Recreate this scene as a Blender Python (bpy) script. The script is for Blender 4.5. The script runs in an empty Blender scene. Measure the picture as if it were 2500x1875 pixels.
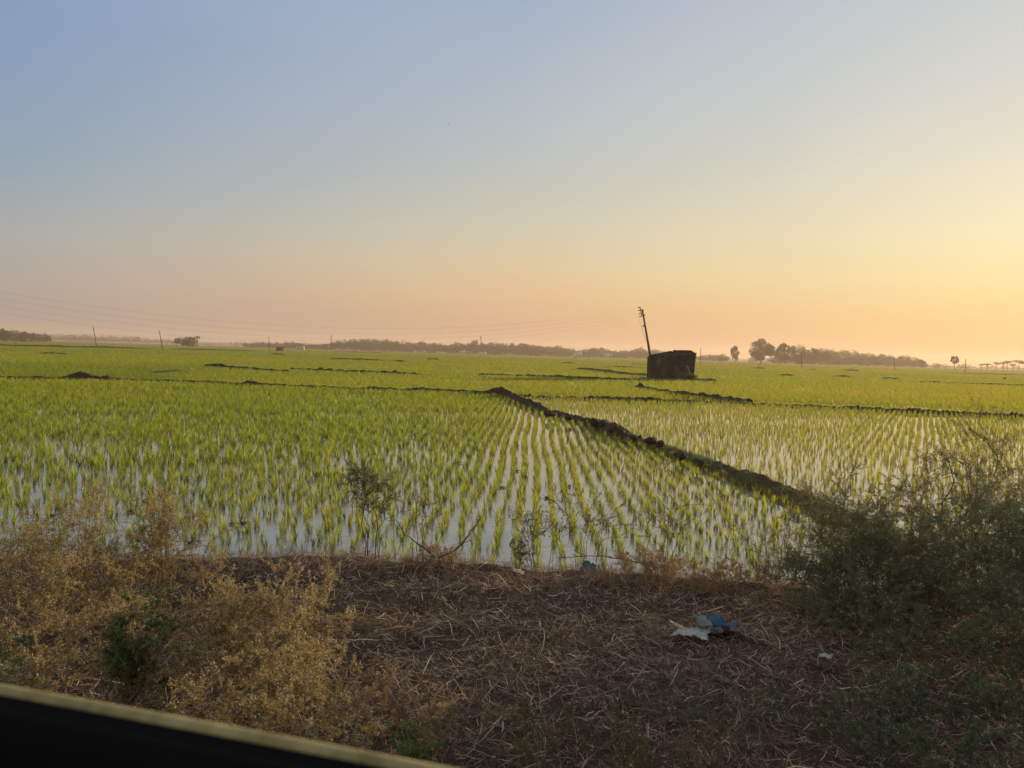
import bpy, math, random
import numpy as np
from mathutils import Matrix, Vector
rng = np.random.default_rng(11)
random.seed(5)
S = bpy.context.scene
COL = S.collection

# ------------------------------------------------------------------ camera
W0, H0, FPX = 2500.0, 1875.0, 1878.0
CAMZ = 2.7
PITCH, ROLL = math.radians(2.27), math.radians(1.67)
_f = Vector((0, math.cos(PITCH), -math.sin(PITCH)))
_u0 = Vector((0, math.sin(PITCH), math.cos(PITCH)))
_r0 = Vector((1, 0, 0))
_R = _r0 * math.cos(ROLL) + _u0 * math.sin(ROLL)
_U = _u0 * math.cos(ROLL) - _r0 * math.sin(ROLL)
cd = bpy.data.cameras.new("camera")
cam = bpy.data.objects.new("camera", cd)
COL.objects.link(cam)
m = Matrix((( _R.x, _U.x, -_f.x, 0), (_R.y, _U.y, -_f.y, 0), (_R.z, _U.z, -_f.z, CAMZ), (0, 0, 0, 1)))
cam.matrix_world = m
cd.sensor_width = 36
cd.lens = 36 * FPX / W0
cd.clip_start = 0.05
cd.clip_end = 20000
cd.dof.use_dof = True
cd.dof.focus_distance = 14.0
cd.dof.aperture_fstop = 4.5
S.camera = cam

def ray(px, py):
    return _f + _R * ((px - W0 / 2) / FPX) + _U * (-(py - H0 / 2) / FPX)
def gp(px, py, z=0.0):                     # where the ray of a pixel meets height z
    d = ray(px, py); t = (z - CAMZ) / d.z
    return Vector((d.x * t, d.y * t, z))
def at(px, py, Y):                         # point of a pixel's ray at depth Y
    d = ray(px, py); t = Y / d.y
    return Vector((d.x * t, Y, CAMZ + d.z * t))
def proj(X, Y, Z):
    v = (X * _R.x + Y * _R.y + (Z - CAMZ) * _R.z, X * _U.x + Y * _U.y + (Z - CAMZ) * _U.z,
         X * _f.x + Y * _f.y + (Z - CAMZ) * _f.z)
    return W0 / 2 + FPX * v[0] / v[2], H0 / 2 - FPX * v[1] / v[2]

# ------------------------------------------------------------------ light
SUN_AZ, SUN_EL = math.radians(48.0), math.radians(6.4)     # azimuth to the right of +Y
sl = bpy.data.lights.new("sun", 'SUN'); sun = bpy.data.objects.new("sun", sl); COL.objects.link(sun)
sdir = Vector((math.sin(SUN_AZ) * math.cos(SUN_EL), math.cos(SUN_AZ) * math.cos(SUN_EL), math.sin(SUN_EL)))
sun.rotation_euler = sdir.to_track_quat('Z', 'Y').to_euler()
sl.energy = 5.0; sl.angle = math.radians(0.6); sl.color = (1.0, 0.72, 0.42)
Wd = bpy.data.worlds.new("World"); S.world = Wd; Wd.use_nodes = True
nt = Wd.node_tree; N = nt.nodes; L = nt.links
N.clear()
sky = N.new('ShaderNodeTexSky'); sky.sky_type = 'NISHITA'; sky.sun_disc = False
sky.sun_elevation = SUN_EL; sky.sun_rotation = SUN_AZ
sky.air_density = 1.0; sky.dust_density = 1.6; sky.ozone_density = 2.0; sky.altitude = 0
bg = N.new('ShaderNodeBackground'); bg.inputs[1].default_value = .57
wo = N.new('ShaderNodeOutputWorld')
def lin(c): return [((v / 255) / 12.92 if v <= 10 else (((v / 255) + .055) / 1.055) ** 2.4) for v in c]
# evening sky colours: four columns by azimuth from the sun, each a ramp over elevation
SKYC = [
 (20, [(0, (131, 154, 186)), (210, (137, 158, 183)), (400, (145, 164, 178)), (560, (165, 168, 166)), (680, (171, 161, 153)), (800, (154, 143, 140))]),
 (1250, [(0, (159, 175, 196)), (130, (167, 181, 195)), (300, (177, 187, 193)), (430, (187, 190, 184)), (560, (203, 196, 173)), (650, (216, 193, 156)), (720, (219, 184, 142)), (790, (207, 167, 134)), (850, (188, 154, 134))]),
 (1870, [(0, (181, 190, 199)), (200, (192, 198, 199)), (400, (205, 204, 191)), (560, (222, 210, 178)), (680, (231, 207, 158)), (770, (228, 188, 134)), (840, (220, 172, 128))]),
 (2480, [(0, (200, 204, 203)), (210, (212, 210, 201)), (400, (229, 221, 197)), (560, (240, 227, 186)), (680, (243, 220, 160)), (800, (236, 196, 132)), (870, (228, 180, 124))])]
geo = N.new('ShaderNodeTexCoord'); sep = N.new('ShaderNodeSeparateXYZ'); L.new(geo.outputs['Generated'], sep.inputs[0])
hv = N.new('ShaderNodeCombineXYZ'); L.new(sep.outputs[0], hv.inputs[0]); L.new(sep.outputs[1], hv.inputs[1])
hn = N.new('ShaderNodeVectorMath'); hn.operation = 'NORMALIZE'; L.new(hv.outputs[0], hn.inputs[0])
hd = N.new('ShaderNodeVectorMath'); hd.operation = 'DOT_PRODUCT'; L.new(hn.outputs[0], hd.inputs[0]); hd.inputs[1].default_value = (math.sin(SUN_AZ), math.cos(SUN_AZ), 0)
prev = None; pf = None
for px_, col_ in SKYC:
    cr = N.new('ShaderNodeValToRGB'); e = cr.color_ramp.elements; cr.color_ramp.interpolation = 'EASE' if 0 else 'LINEAR'
    items = []
    for y_, c_ in col_:
        d_ = ray(px_, y_).normalized(); items.append((max(0.0, d_.z) ** .5, lin(c_)))
    items = sorted(items, key=lambda t: t[0])
    items.append((.80, [.36, .45, .60])); items.append((1.0, [.42, .50, .62]))  # zenith above the frame, raised in brightness as added fill light
    while len(e) < len(items): e.new(.5)
    for i_, (p_, c_) in enumerate(items): e[i_].position = p_; e[i_].color = (*c_, 1)
    sq = N.new('ShaderNodeMath'); sq.operation = 'POWER'; sq.use_clamp = True; L.new(sep.outputs[2], sq.inputs[0]); sq.inputs[1].default_value = .5
    L.new(sq.outputs[0], cr.inputs[0])
    az = math.atan2(ray(px_, 800).x, ray(px_, 800).y); f_ = math.cos(SUN_AZ - az)
    if prev is None: prev = cr.outputs[0]
    else:
        mr = N.new('ShaderNodeMapRange'); mr.inputs[1].default_value = pf; mr.inputs[2].default_value = f_; L.new(hd.outputs['Value'], mr.inputs[0])
        mx = N.new('ShaderNodeMixRGB'); L.new(mr.outputs[0], mx.inputs[0]); L.new(prev, mx.inputs[1]); L.new(cr.outputs[0], mx.inputs[2]); prev = mx.outputs[0]
    pf = f_
nis = N.new('ShaderNodeVectorMath'); nis.operation = 'SCALE'; nis.inputs['Scale'].default_value = .003; L.new(sky.outputs[0], nis.inputs[0])
ad = N.new('ShaderNodeVectorMath'); ad.operation = 'ADD'; L.new(prev, ad.inputs[0]); L.new(nis.outputs[0], ad.inputs[1])
# unseen sky behind the camera, brightened to add fill light to the foreground
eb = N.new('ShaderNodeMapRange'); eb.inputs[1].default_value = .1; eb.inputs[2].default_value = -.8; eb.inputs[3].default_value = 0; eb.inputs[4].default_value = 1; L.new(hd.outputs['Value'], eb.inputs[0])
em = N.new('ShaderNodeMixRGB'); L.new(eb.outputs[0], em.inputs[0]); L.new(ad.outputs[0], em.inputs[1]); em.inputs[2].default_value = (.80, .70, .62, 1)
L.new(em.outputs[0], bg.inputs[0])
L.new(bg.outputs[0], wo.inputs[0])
S.view_settings.view_transform = 'Standard'; S.view_settings.look = 'None'
S.view_settings.gamma = 1.0; S.view_settings.exposure = 0.85; S.view_settings.use_curve_mapping = False
S.cycles.max_bounces = 6; S.cycles.transparent_max_bounces = 4; S.cycles.volume_bounces = 0
S.cycles.diffuse_bounces = 3; S.cycles.transmission_bounces = 4; S.cycles.glossy_bounces = 2
S.cycles.caustics_reflective = False; S.cycles.caustics_refractive = False
S.cycles.use_denoising = True

# ------------------------------------------------------------------ helpers
def mesh_np(name, V, F, mat=None, parent=None, smooth=False, attrs=None, link=True):
    """V (n,3), F (m,k) constant-size faces or list of such arrays -> one mesh object"""
    me = bpy.data.meshes.new(name)
    V = np.asarray(V, dtype=np.float32).reshape(-1, 3)
    Fs = F if isinstance(F, list) else [F]
    Fs = [np.asarray(f, dtype=np.int32) for f in Fs if len(f)]
    loops = np.concatenate([f.ravel() for f in Fs]) if Fs else np.zeros(0, np.int32)
    tot = np.concatenate([np.full(len(f), f.shape[1], np.int32) for f in Fs]) if Fs else np.zeros(0, np.int32)
    st = np.concatenate([[0], np.cumsum(tot)[:-1]]).astype(np.int32) if len(tot) else tot
    me.vertices.add(len(V)); me.vertices.foreach_set("co", V.ravel())
    me.loops.add(len(loops)); me.loops.foreach_set("vertex_index", loops)
    me.polygons.add(len(tot)); me.polygons.foreach_set("loop_start", st); me.polygons.foreach_set("loop_total", tot)
    if smooth: me.polygons.foreach_set("use_smooth", np.ones(len(tot), bool))
    if attrs:
        for k, a in attrs.items():
            a = np.asarray(a)
            at_ = me.attributes.new(k, 'FLOAT', 'POINT'); at_.data.foreach_set("value", a.astype(np.float32))
    me.update(calc_edges=True)
    if mat: me.materials.append(mat)
    o = bpy.data.objects.new(name, me)
    if link: COL.objects.link(o)
    if parent: o.parent = parent
    return o

def tag(o, label=None, cat=None, group=None, kind=None):
    if label: o["label"] = label
    if cat: o["category"] = cat
    if group: o["group"] = group
    if kind: o["kind"] = kind
    return o

def empty(name, loc, label=None, cat=None, group=None, rz=0.0):
    o = bpy.data.objects.new(name, None); COL.objects.link(o)
    o.location = loc; o.rotation_euler = (0, 0, rz); o.empty_display_size = 0.1
    return tag(o, label, cat, group)

class MB:
    """collects shapes into one mesh"""
    def __init__(s): s.V = []; s.F = {}; s.n = 0; s.A = []
    def add(s, V, F, a=0.0):
        V = np.asarray(V, float).reshape(-1, 3); F = np.asarray(F)
        s.V.append(V); s.F.setdefault(F.shape[1], []).append(F + s.n); s.n += len(V)
        s.A.append(np.broadcast_to(np.asarray(a, float), (len(V),)).copy())
        return s
    def box(s, x0, x1, y0, y1, z0, z1, M=None, a=0.0):
        V = np.array([(x, y, z) for z in (z0, z1) for y in (y0, y1) for x in (x0, x1)], float)
        if M is not None: V = np.array([list(M @ Vector(v)) for v in V])
        return s.add(V, [(0, 2, 3, 1), (4, 5, 7, 6), (0, 1, 5, 4), (2, 6, 7, 3), (0, 4, 6, 2), (1, 3, 7, 5)], a)
    def tube(s, pts, rad, sides=8, a=0.0):
        V, F = tubes(np.asarray([pts], float), np.asarray([rad], float), sides); s.add(V, F, a)
        k = len(pts)
        for b in (0, (k - 1) * sides):
            s.F.setdefault(sides, []).append(np.array([[b + j for j in range(sides)]]) + s.n - len(V))
        return s
    def build(s, name, mat, parent=None, smooth=False):
        return mesh_np(name, np.concatenate(s.V), [np.concatenate(f) for f in s.F.values()], mat, parent, smooth,
                       {"rnd": np.concatenate(s.A)})

def tubes(P, Rd, sides=3):
    """P (n,k,3) polylines, Rd (n,k) radii"""
    n, k, _ = P.shape
    T = np.gradient(P, axis=1); T /= np.linalg.norm(T, axis=2, keepdims=True) + 1e-9
    ref = np.where(np.abs(T[..., 2:3]) > 0.9, np.array([1., 0, 0]), np.array([0, 0, 1.]))
    A = np.cross(T, ref); A /= np.linalg.norm(A, axis=2, keepdims=True) + 1e-9
    B = np.cross(T, A)
    ang = np.arange(sides) * 2 * np.pi / sides
    V = P[:, :, None, :] + Rd[:, :, None, None] * (A[:, :, None, :] * np.cos(ang)[None, None, :, None] + B[:, :, None, :] * np.sin(ang)[None, None, :, None])
    idx = np.arange(n * k * sides).reshape(n, k, sides)
    a = idx[:, :-1, :]; b = np.roll(idx, -1, axis=2)[:, :-1, :]; c = np.roll(idx, -1, axis=2)[:, 1:, :]; d = idx[:, 1:, :]
    F = np.stack([a, b, c, d], -1).reshape(-1, 4)
    return V.reshape(-1, 3), F

def strips(P, Wd_, side):
    """flat tapered ribbons: P (n,k,3), Wd_ (n,k) half widths, side (n,3) or (n,k,3)"""
    n, k, _ = P.shape
    if side.ndim == 2: side = side[:, None, :]
    V = np.stack([P - side * Wd_[..., None], P + side * Wd_[..., None]], 2)
    idx = np.arange(n * k * 2).reshape(n, k, 2)
    F = np.stack([idx[:, :-1, 0], idx[:, :-1, 1], idx[:, 1:, 1], idx[:, 1:, 0]], -1).reshape(-1, 4)
    return V.reshape(-1, 3), F

def unit(v): return v / (np.linalg.norm(v, axis=-1, keepdims=True) + 1e-9)
def rdir(n, r=rng): return unit(r.normal(size=(n, 3)))

def leaves(C, U, Wv, ln, wd):
    """diamond leaves bent along the middle: centres C, long dir U, width dir Wv"""
    n = len(C); ln = np.broadcast_to(ln, (n,))[:, None]; wd = np.broadcast_to(wd, (n,))[:, None]
    Nn = unit(np.cross(U, Wv))
    V = np.stack([C - U * ln * .5, C + Wv * wd * .5 + Nn * wd * .15, C + U * ln * .5 - Nn * ln * .12, C - Wv * wd * .5 + Nn * wd * .15], 1)
    F = np.arange(n * 4).reshape(n, 4)
    return V.reshape(-1, 3), F

class Noise2:
    def __init__(s, seed, n=10, f0=1.0, f1=6.0):
        r = np.random.default_rng(seed); a = r.uniform(0, 2 * np.pi, n); f = np.geomspace(f0, f1, n)
        s.kx = f * np.cos(a); s.ky = f * np.sin(a); s.p = r.uniform(0, 6.28, n); s.a = 1 / np.sqrt(np.arange(1, n + 1))
    def __call__(s, x, y):
        x = np.asarray(x)[..., None]; y = np.asarray(y)[..., None]
        return (np.sin(x * s.kx + y * s.ky + s.p) * s.a).sum(-1) / s.a.sum()

# ------------------------------------------------------------------ materials
def mat(name, base, rough=0.8, spec=0.3, ramp=None, attr=None, noise=None, trans=0.0, transcol=None, bump=None, coords='Object', rand=False, inst=None):
    """base colour; ramp [(pos,col)] driven by attribute 'rnd' / object random / noise"""
    M = bpy.data.materials.new(name); M.use_nodes = True
    n = M.node_tree.nodes; l = M.node_tree.links
    P = n["Principled BSDF"]; out = n["Material Output"]
    P.inputs["Roughness"].default_value = rough
    P.inputs["Specular IOR Level"].default_value = spec
    P.inputs["Base Color"].default_value = (*base, 1)
    colsock = None
    if ramp:
        cr = n.new('ShaderNodeValToRGB'); e = cr.color_ramp.elements
        while len(e) < len(ramp): e.new(0.5)
        for i, (p, c) in enumerate(ramp): e[i].position = p; e[i].color = (*c, 1)
        if attr:
            a = n.new('ShaderNodeAttribute'); a.attribute_name = attr; src = a.outputs['Fac']
        elif rand:
            a = n.new('ShaderNodeObjectInfo'); src = a.outputs['Random']
        if noise:
            tc = n.new('ShaderNodeTexCoord'); nz = n.new('ShaderNodeTexNoise')
            nz.inputs['Scale'].default_value = noise[0]; nz.inputs['Detail'].default_value = noise[1]; nz.inputs['Roughness'].default_value = 0.65
            l.new(tc.outputs[coords], nz.inputs['Vector'])
            if attr or rand:
                mx = n.new('ShaderNodeMath'); mx.operation = 'MULTIPLY_ADD'; l.new(nz.outputs['Fac'], mx.inputs[0])
                mx.inputs[1].default_value = noise[2]; l.new(src, mx.inputs[2])
                sb = n.new('ShaderNodeMath'); sb.operation = 'SUBTRACT'; l.new(mx.outputs[0], sb.inputs[0]); sb.inputs[1].default_value = noise[2] * .5
                src = sb.outputs[0]
            else:
                src = nz.outputs['Fac']
        l.new(src, cr.inputs[0]); colsock = cr.outputs[0]
        l.new(colsock, P.inputs["Base Color"])
    if bump:
        tc = n.new('ShaderNodeTexCoord'); nb = n.new('ShaderNodeTexNoise'); nb.inputs['Scale'].default_value = bump[0]; nb.inputs['Detail'].default_value = 6
        l.new(tc.outputs[coords], nb.inputs['Vector'])
        b = n.new('ShaderNodeBump'); b.inputs['Strength'].default_value = bump[1]; b.inputs['Distance'].default_value = bump[2]
        l.new(nb.outputs['Fac'], b.inputs['Height']); l.new(b.outputs[0], P.inputs['Normal'])
    if trans > 0:
        T = n.new('ShaderNodeBsdfTranslucent'); mixs = n.new('ShaderNodeMixShader'); mixs.inputs[0].default_value = trans
        if colsock:
            if transcol:
                mc = n.new('ShaderNodeMixRGB'); mc.blend_type = 'MULTIPLY'; mc.inputs[0].default_value = 1
                l.new(colsock, mc.inputs[1]); mc.inputs[2].default_value = (*transcol, 1); l.new(mc.outputs[0], T.inputs[0])
            else: l.new(colsock, T.inputs[0])
        else: T.inputs[0].default_value = (*(transcol or base), 1)
        l.new(P.outputs[0], mixs.inputs[1]); l.new(T.outputs[0], mixs.inputs[2]); l.new(mixs.outputs[0], out.inputs[0])
    return M

def rice_material():
    M = bpy.data.materials.new("rice_leaf"); M.use_nodes = True
    n = M.node_tree.nodes; l = M.node_tree.links; P = n["Principled BSDF"]; out = n["Material Output"]
    P.inputs["Roughness"].default_value = 0.55; P.inputs["Specular IOR Level"].default_value = 0.25
    a = n.new('ShaderNodeAttribute'); a.attribute_name = "rnd"
    t = n.new('ShaderNodeAttribute'); t.attribute_name = "tint"; t.attribute_type = 'INSTANCER'
    oi = n.new('ShaderNodeObjectInfo')
    cr = n.new('ShaderNodeValToRGB'); e = cr.color_ramp.elements
    e.new(.5); e.new(.85)
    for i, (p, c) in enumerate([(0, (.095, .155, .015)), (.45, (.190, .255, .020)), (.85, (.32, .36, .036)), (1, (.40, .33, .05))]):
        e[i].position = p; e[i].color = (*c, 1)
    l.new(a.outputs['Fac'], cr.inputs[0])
    hs = n.new('ShaderNodeMixRGB'); hs.blend_type = 'MIX'
    hs.inputs[2].default_value = (.42, .33, .018, 1); l.new(t.outputs['Fac'], hs.inputs[0]); l.new(cr.outputs[0], hs.inputs[1])
    # per-clump brightness
    mr = n.new('ShaderNodeMapRange'); mr.inputs[3].default_value = .78; mr.inputs[4].default_value = 1.2; l.new(oi.outputs['Random'], mr.inputs[0])
    mu = n.new('ShaderNodeVectorMath'); mu.operation = 'SCALE'; l.new(hs.outputs[0], mu.inputs[0]); l.new(mr.outputs[0], mu.inputs['Scale'])
    dk = n.new('ShaderNodeMapRange'); dk.inputs[1].default_value = -1; dk.inputs[2].default_value = 0; dk.inputs[3].default_value = .35; dk.inputs[4].default_value = 1; l.new(t.outputs['Fac'], dk.inputs[0])
    m0 = mu; mu = n.new('ShaderNodeVectorMath'); mu.operation = 'SCALE'; l.new(m0.outputs[0], mu.inputs[0]); l.new(dk.outputs[0], mu.inputs['Scale'])
    l.new(mu.outputs[0], P.inputs['Base Color'])
    T = n.new('ShaderNodeBsdfTranslucent'); ms = n.new('ShaderNodeMixShader'); ms.inputs[0].default_value = .55
    l.new(mu.outputs[0], T.inputs[0]); l.new(P.outputs[0], ms.inputs[1]); l.new(T.outputs[0], ms.inputs[2]); l.new(ms.outputs[0], out.inputs[0])
    return M
M_rice = rice_material()
M_mud = mat("mud", (.05, .038, .025), .9, .2, ramp=[(.3, (.014, .011, .008)), (.55, (.032, .024, .016)), (.8, (.062, .048, .030))], noise=(2.2, 8, 1), bump=(9, .8, .05))
M_mudgrass = mat("mud_with_moss", (.05, .05, .025), .95, .1, ramp=[(.38, (.035, .026, .017)), (.5, (.062, .054, .025)), (.68, (.062, .074, .022))], noise=(3.5, 8, 1), bump=(14, .9, .05))
M_soil = mat("field_soil", (.05, .05, .02), .9, .2, ramp=[(.35, (.07, .085, .016)), (.65, (.12, .14, .02))], noise=(.02, 8, 1), bump=(.6, .5, .2))
M_bank = mat("bank_soil", (.04, .03, .02), 1, .05, ramp=[(.3, (.022, .017, .013)), (.6, (.068, .050, .036)), (.8, (.12, .088, .060))], noise=(4.5, 9, 1), bump=(22, 1.0, .05))
M_straw = mat("dry_straw", (.2, .15, .1), .7, .25, ramp=[(0, (.070, .048, .033)), (.3, (.18, .125, .084)), (.6, (.35, .265, .185)), (.85, (.56, .48, .37)), (1, (.66, .61, .50))], attr="rnd", trans=.25)
M_wstem = mat("dry_weed_stem", (.2, .13, .06), .7, .2, ramp=[(0, (.15, .10, .05)), (1, (.38, .30, .17))], attr="rnd", trans=.2)
M_wleaf = mat("dry_weed_leaf", (.2, .15, .05), .75, .2, ramp=[(0, (.11, .080, .032)), (.4, (.235, .180, .072)), (.75, (.35, .285, .125)), (1, (.56, .51, .32))], attr="rnd", trans=.45)
M_wleaf2 = mat("reddish_weed_leaf", (.2, .12, .06), .75, .2, ramp=[(0, (.11, .068, .042)), (.5, (.22, .145, .088)), (1, (.37, .26, .165))], attr="rnd", trans=.4)
M_gleaf = mat("green_weed_leaf", (.06, .07, .03), .7, .2, ramp=[(0, (.060, .078, .038)), (.5, (.115, .140, .074)), (.85, (.19, .22, .13)), (1, (.36, .39, .28))], attr="rnd", trans=.35)
M_gleaf2 = mat("fresh_fern_leaf", (.06, .1, .03), .6, .3, ramp=[(0, (.035, .060, .020)), (.6, (.075, .12, .03)), (1, (.16, .21, .07))], attr="rnd", trans=.4)
M_bleaf = mat("brown_green_leaf", (.07, .06, .03), .7, .2, ramp=[(0, (.066, .058, .030)), (.5, (.13, .118, .060)), (.85, (.20, .18, .095)), (1, (.32, .29, .18))], attr="rnd", trans=.35)
M_gstem = mat("green_weed_stem", (.07, .06, .03), .7, .2, ramp=[(0, (.07, .055, .032)), (1, (.17, .16, .095))], attr="rnd", trans=.1)
M_flower = mat("small_white_flower", (.5, .48, .38), .7, .2, ramp=[(0, (.30, .27, .17)), (1, (.62, .58, .46))], attr="rnd", trans=.3)
M_twig = mat("dark_twig", (.045, .03, .02), .8, .2, ramp=[(0, (.028, .018, .013)), (1, (.075, .052, .034))], attr="rnd")
M_trunk = mat("bark", (.07, .055, .04), .9, .1, ramp=[(.3, (.045, .035, .025)), (.7, (.10, .08, .06))], noise=(3, 5, 1))
M_tree = mat("tree_foliage", (.05, .07, .03), .7, .2, ramp=[(0, (.028, .036, .016)), (.5, (.045, .055, .022)), (1, (.085, .095, .035))], attr="rnd", trans=.3)

# ------------------------------------------------------------------ ground and water
def grid(x0, x1, y0, y1, nx, ny, zf):
    xs = np.linspace(x0, x1, nx); ys = np.linspace(y0, y1, ny)
    X, Y = np.meshgrid(xs, ys); Z = zf(X, Y)
    V = np.stack([X, Y, Z], -1).reshape(-1, 3)
    i = np.arange(nx * ny).reshape(ny, nx)
    F = np.stack([i[:-1, :-1], i[:-1, 1:], i[1:, 1:], i[1:, :-1]], -1).reshape(-1, 4)
    return V, F
V, F = grid(-3000, 3000, -3000, 3000, 41, 41, lambda x, y: x * 0 - .12)
tag(mesh_np("ground", V, F, M_soil), kind="structure")

Mw = bpy.data.materials.new("paddy_water"); Mw.use_nodes = True
n = Mw.node_tree.nodes; l = Mw.node_tree.links; P = n["Principled BSDF"]
tc = n.new('ShaderNodeTexCoord')
nz = n.new('ShaderNodeTexNoise'); nz.inputs['Scale'].default_value = .8; nz.inputs['Detail'].default_value = 5; l.new(tc.outputs['Object'], nz.inputs['Vector'])
cr = n.new('ShaderNodeValToRGB'); cr.color_ramp.elements[0].position = .35; cr.color_ramp.elements[0].color = (.15, .145, .125, 1)
cr.color_ramp.elements[1].position = .65; cr.color_ramp.elements[1].color = (.24, .235, .21, 1)
l.new(nz.outputs['Fac'], cr.inputs[0]); l.new(cr.outputs[0], P.inputs['Base Color'])
P.inputs['Roughness'].default_value = .04; P.inputs['IOR'].default_value = 2.9; P.inputs['Specular IOR Level'].default_value = .5
nb = n.new('ShaderNodeTexNoise'); nb.inputs['Scale'].default_value = 6; nb.inputs['Detail'].default_value = 3; l.new(tc.outputs['Object'], nb.inputs['Vector'])
bp = n.new('ShaderNodeBump'); bp.inputs['Strength'].default_value = .12; bp.inputs['Distance'].default_value = .01
l.new(nb.outputs['Fac'], bp.inputs['Height']); l.new(bp.outputs[0], P.inputs['Normal'])
V, F = grid(-120, 120, 7.5, 140, 2, 2, lambda x, y: x * 0.0)
tag(mesh_np("paddy_water", V, F, Mw), kind="structure")

# bank beside the road
nA = Noise2(1, 12, .8, 9); nB = Noise2(2, 14, 6, 40)
EDGE = Noise2(3, 5, .6, 3)
def bank_z(x, y):
    edge = 8.0 + .28 * EDGE(x, x * 0) + .1 * np.tanh(x * 0 - x) * 1.0
    t = np.clip((y - edge) / .9, 0, 1); base = .42 + .10 * nA(x, y) + .06 * nB(x, y)
    base = base + np.clip(3.2 - y, 0, 3) * .25
    z = base * (1 - t * t * (3 - 2 * t)) - .25 * t
    # dark eroded face at the left
    hol = np.exp(-(((x + 2.6) / 1.1) ** 2 + ((y - 7.0) / .55) ** 2))
    return z - .10 * hol
V, F = grid(-14, 16, -2.5, 9.6, 420, 230, bank_z)
tag(mesh_np("bank", V, F, M_bank, smooth=True), kind="structure")

# ------------------------------------------------------------------ earth bunds between the fields
def poly_resample(pts, step):
    P = np.array([[p[0], p[1]] for p in pts]); d = np.r_[0, np.cumsum(np.linalg.norm(np.diff(P, axis=0), axis=1))]
    s = np.arange(0, d[-1] + step, step); s[-1] = d[-1]
    return np.stack([np.interp(s, d, P[:, 0]), np.interp(s, d, P[:, 1])], 1), s
BUNDS = []
def bund(pts, width, height, seed, mat_, rough=.35, step=.12, lumps=None, hmod=None):
    C, s = poly_resample(pts, step); n = len(C)
    nn = Noise2(seed, 14, .4, 14); r = np.random.default_rng(seed)
    wob = .12 * nn(s, s * 0 + 3); T = unit(np.gradient(C, axis=0)); Nn = np.stack([-T[:, 1], T[:, 0]], 1)
    C = C + Nn * wob[:, None] * width
    k = 13; u = np.linspace(-1, 1, k)
    prof = np.clip(1 - np.abs(u) ** 2.4, 0, 1)
    h = height * (1 + rough * 1.6 * nn(s, s * 0))
    if hmod is not None: h = h * hmod(s / s[-1])
    if lumps:
        for (t, w, a) in lumps: h = h + a * np.exp(-((s - t * s[-1]) / w) ** 2)
    nl = Noise2(seed + 50, 16, 4, 26)
    X = C[:, None, 0] + Nn[:, None, 0] * u[None] * width; Y = C[:, None, 1] + Nn[:, None, 1] * u[None] * width
    Z = h[:, None] * prof[None] * (1 + rough * nl(X, Y)) + rough * .12 * nl(X * 1.7, Y * 1.7) * prof[None] - .05 * (prof[None] < .02)
    Z += r.normal(0, .012 * rough / .35, Z.shape)
    V = np.stack([X, Y, Z], -1).reshape(-1, 3); i = np.arange(n * k).reshape(n, k)
    F = np.stack([i[:-1, :-1], i[:-1, 1:], i[1:, 1:], i[1:, :-1]], -1).reshape(-1, 4)
    BUNDS.append((C, width))
    return tag(mesh_np("earth_bund", V, F, mat_, smooth=True), kind="structure")

A0 = gp(1228, 966)
# long bund running left from the mound
bund([gp(-260, 921), gp(0, 926), gp(140, 928), gp(300, 931), gp(480, 937), gp(600, 943), gp(800, 951), gp(1000, 957), gp(1130, 962), gp(1240, 968)],
     .50, .19, 21, M_mud, .6, lumps=[(.27, .9, .36), (.31, .5, .2), (.985, .8, .30), (.57, .4, .16)], step=.1)
# bund from the mound down to the bank, lumpy far end, mossy near end
c1 = [A0, gp(1330, 1008), gp(1440, 1035), gp(1560, 1085)]
c2 = [gp(1552, 1083), gp(1640, 1108), gp(1750, 1148), gp(1860, 1192), gp(1960, 1230), gp(2070, 1275), gp(2160, 1330), gp(2330, 1480), gp(2480, 1640, .0)]
bund(c1, .44, .20, 23, M_mud, .9, step=.05)
bund(c2, .40, .17, 24, M_mudgrass, .6, step=.05)
# right-hand bund of broken clods
bund([gp(1235, 969), gp(1330, 972), gp(1450, 976), gp(1600, 981), gp(1760, 985), gp(1960, 994), gp(2200, 1006), gp(2500, 1020), gp(2700, 1031)],
     .40, .14, 25, M_mud, 1.0, step=.08)
# forked bund in front of the hut
bund([gp(1556, 948), gp(1600, 955), gp(1680, 968), gp(1760, 978), gp(1830, 984)], .42, .20, 26, M_mud, .8, step=.08, lumps=[(.05, .5, .12), (.62, .5, .15)])
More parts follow.
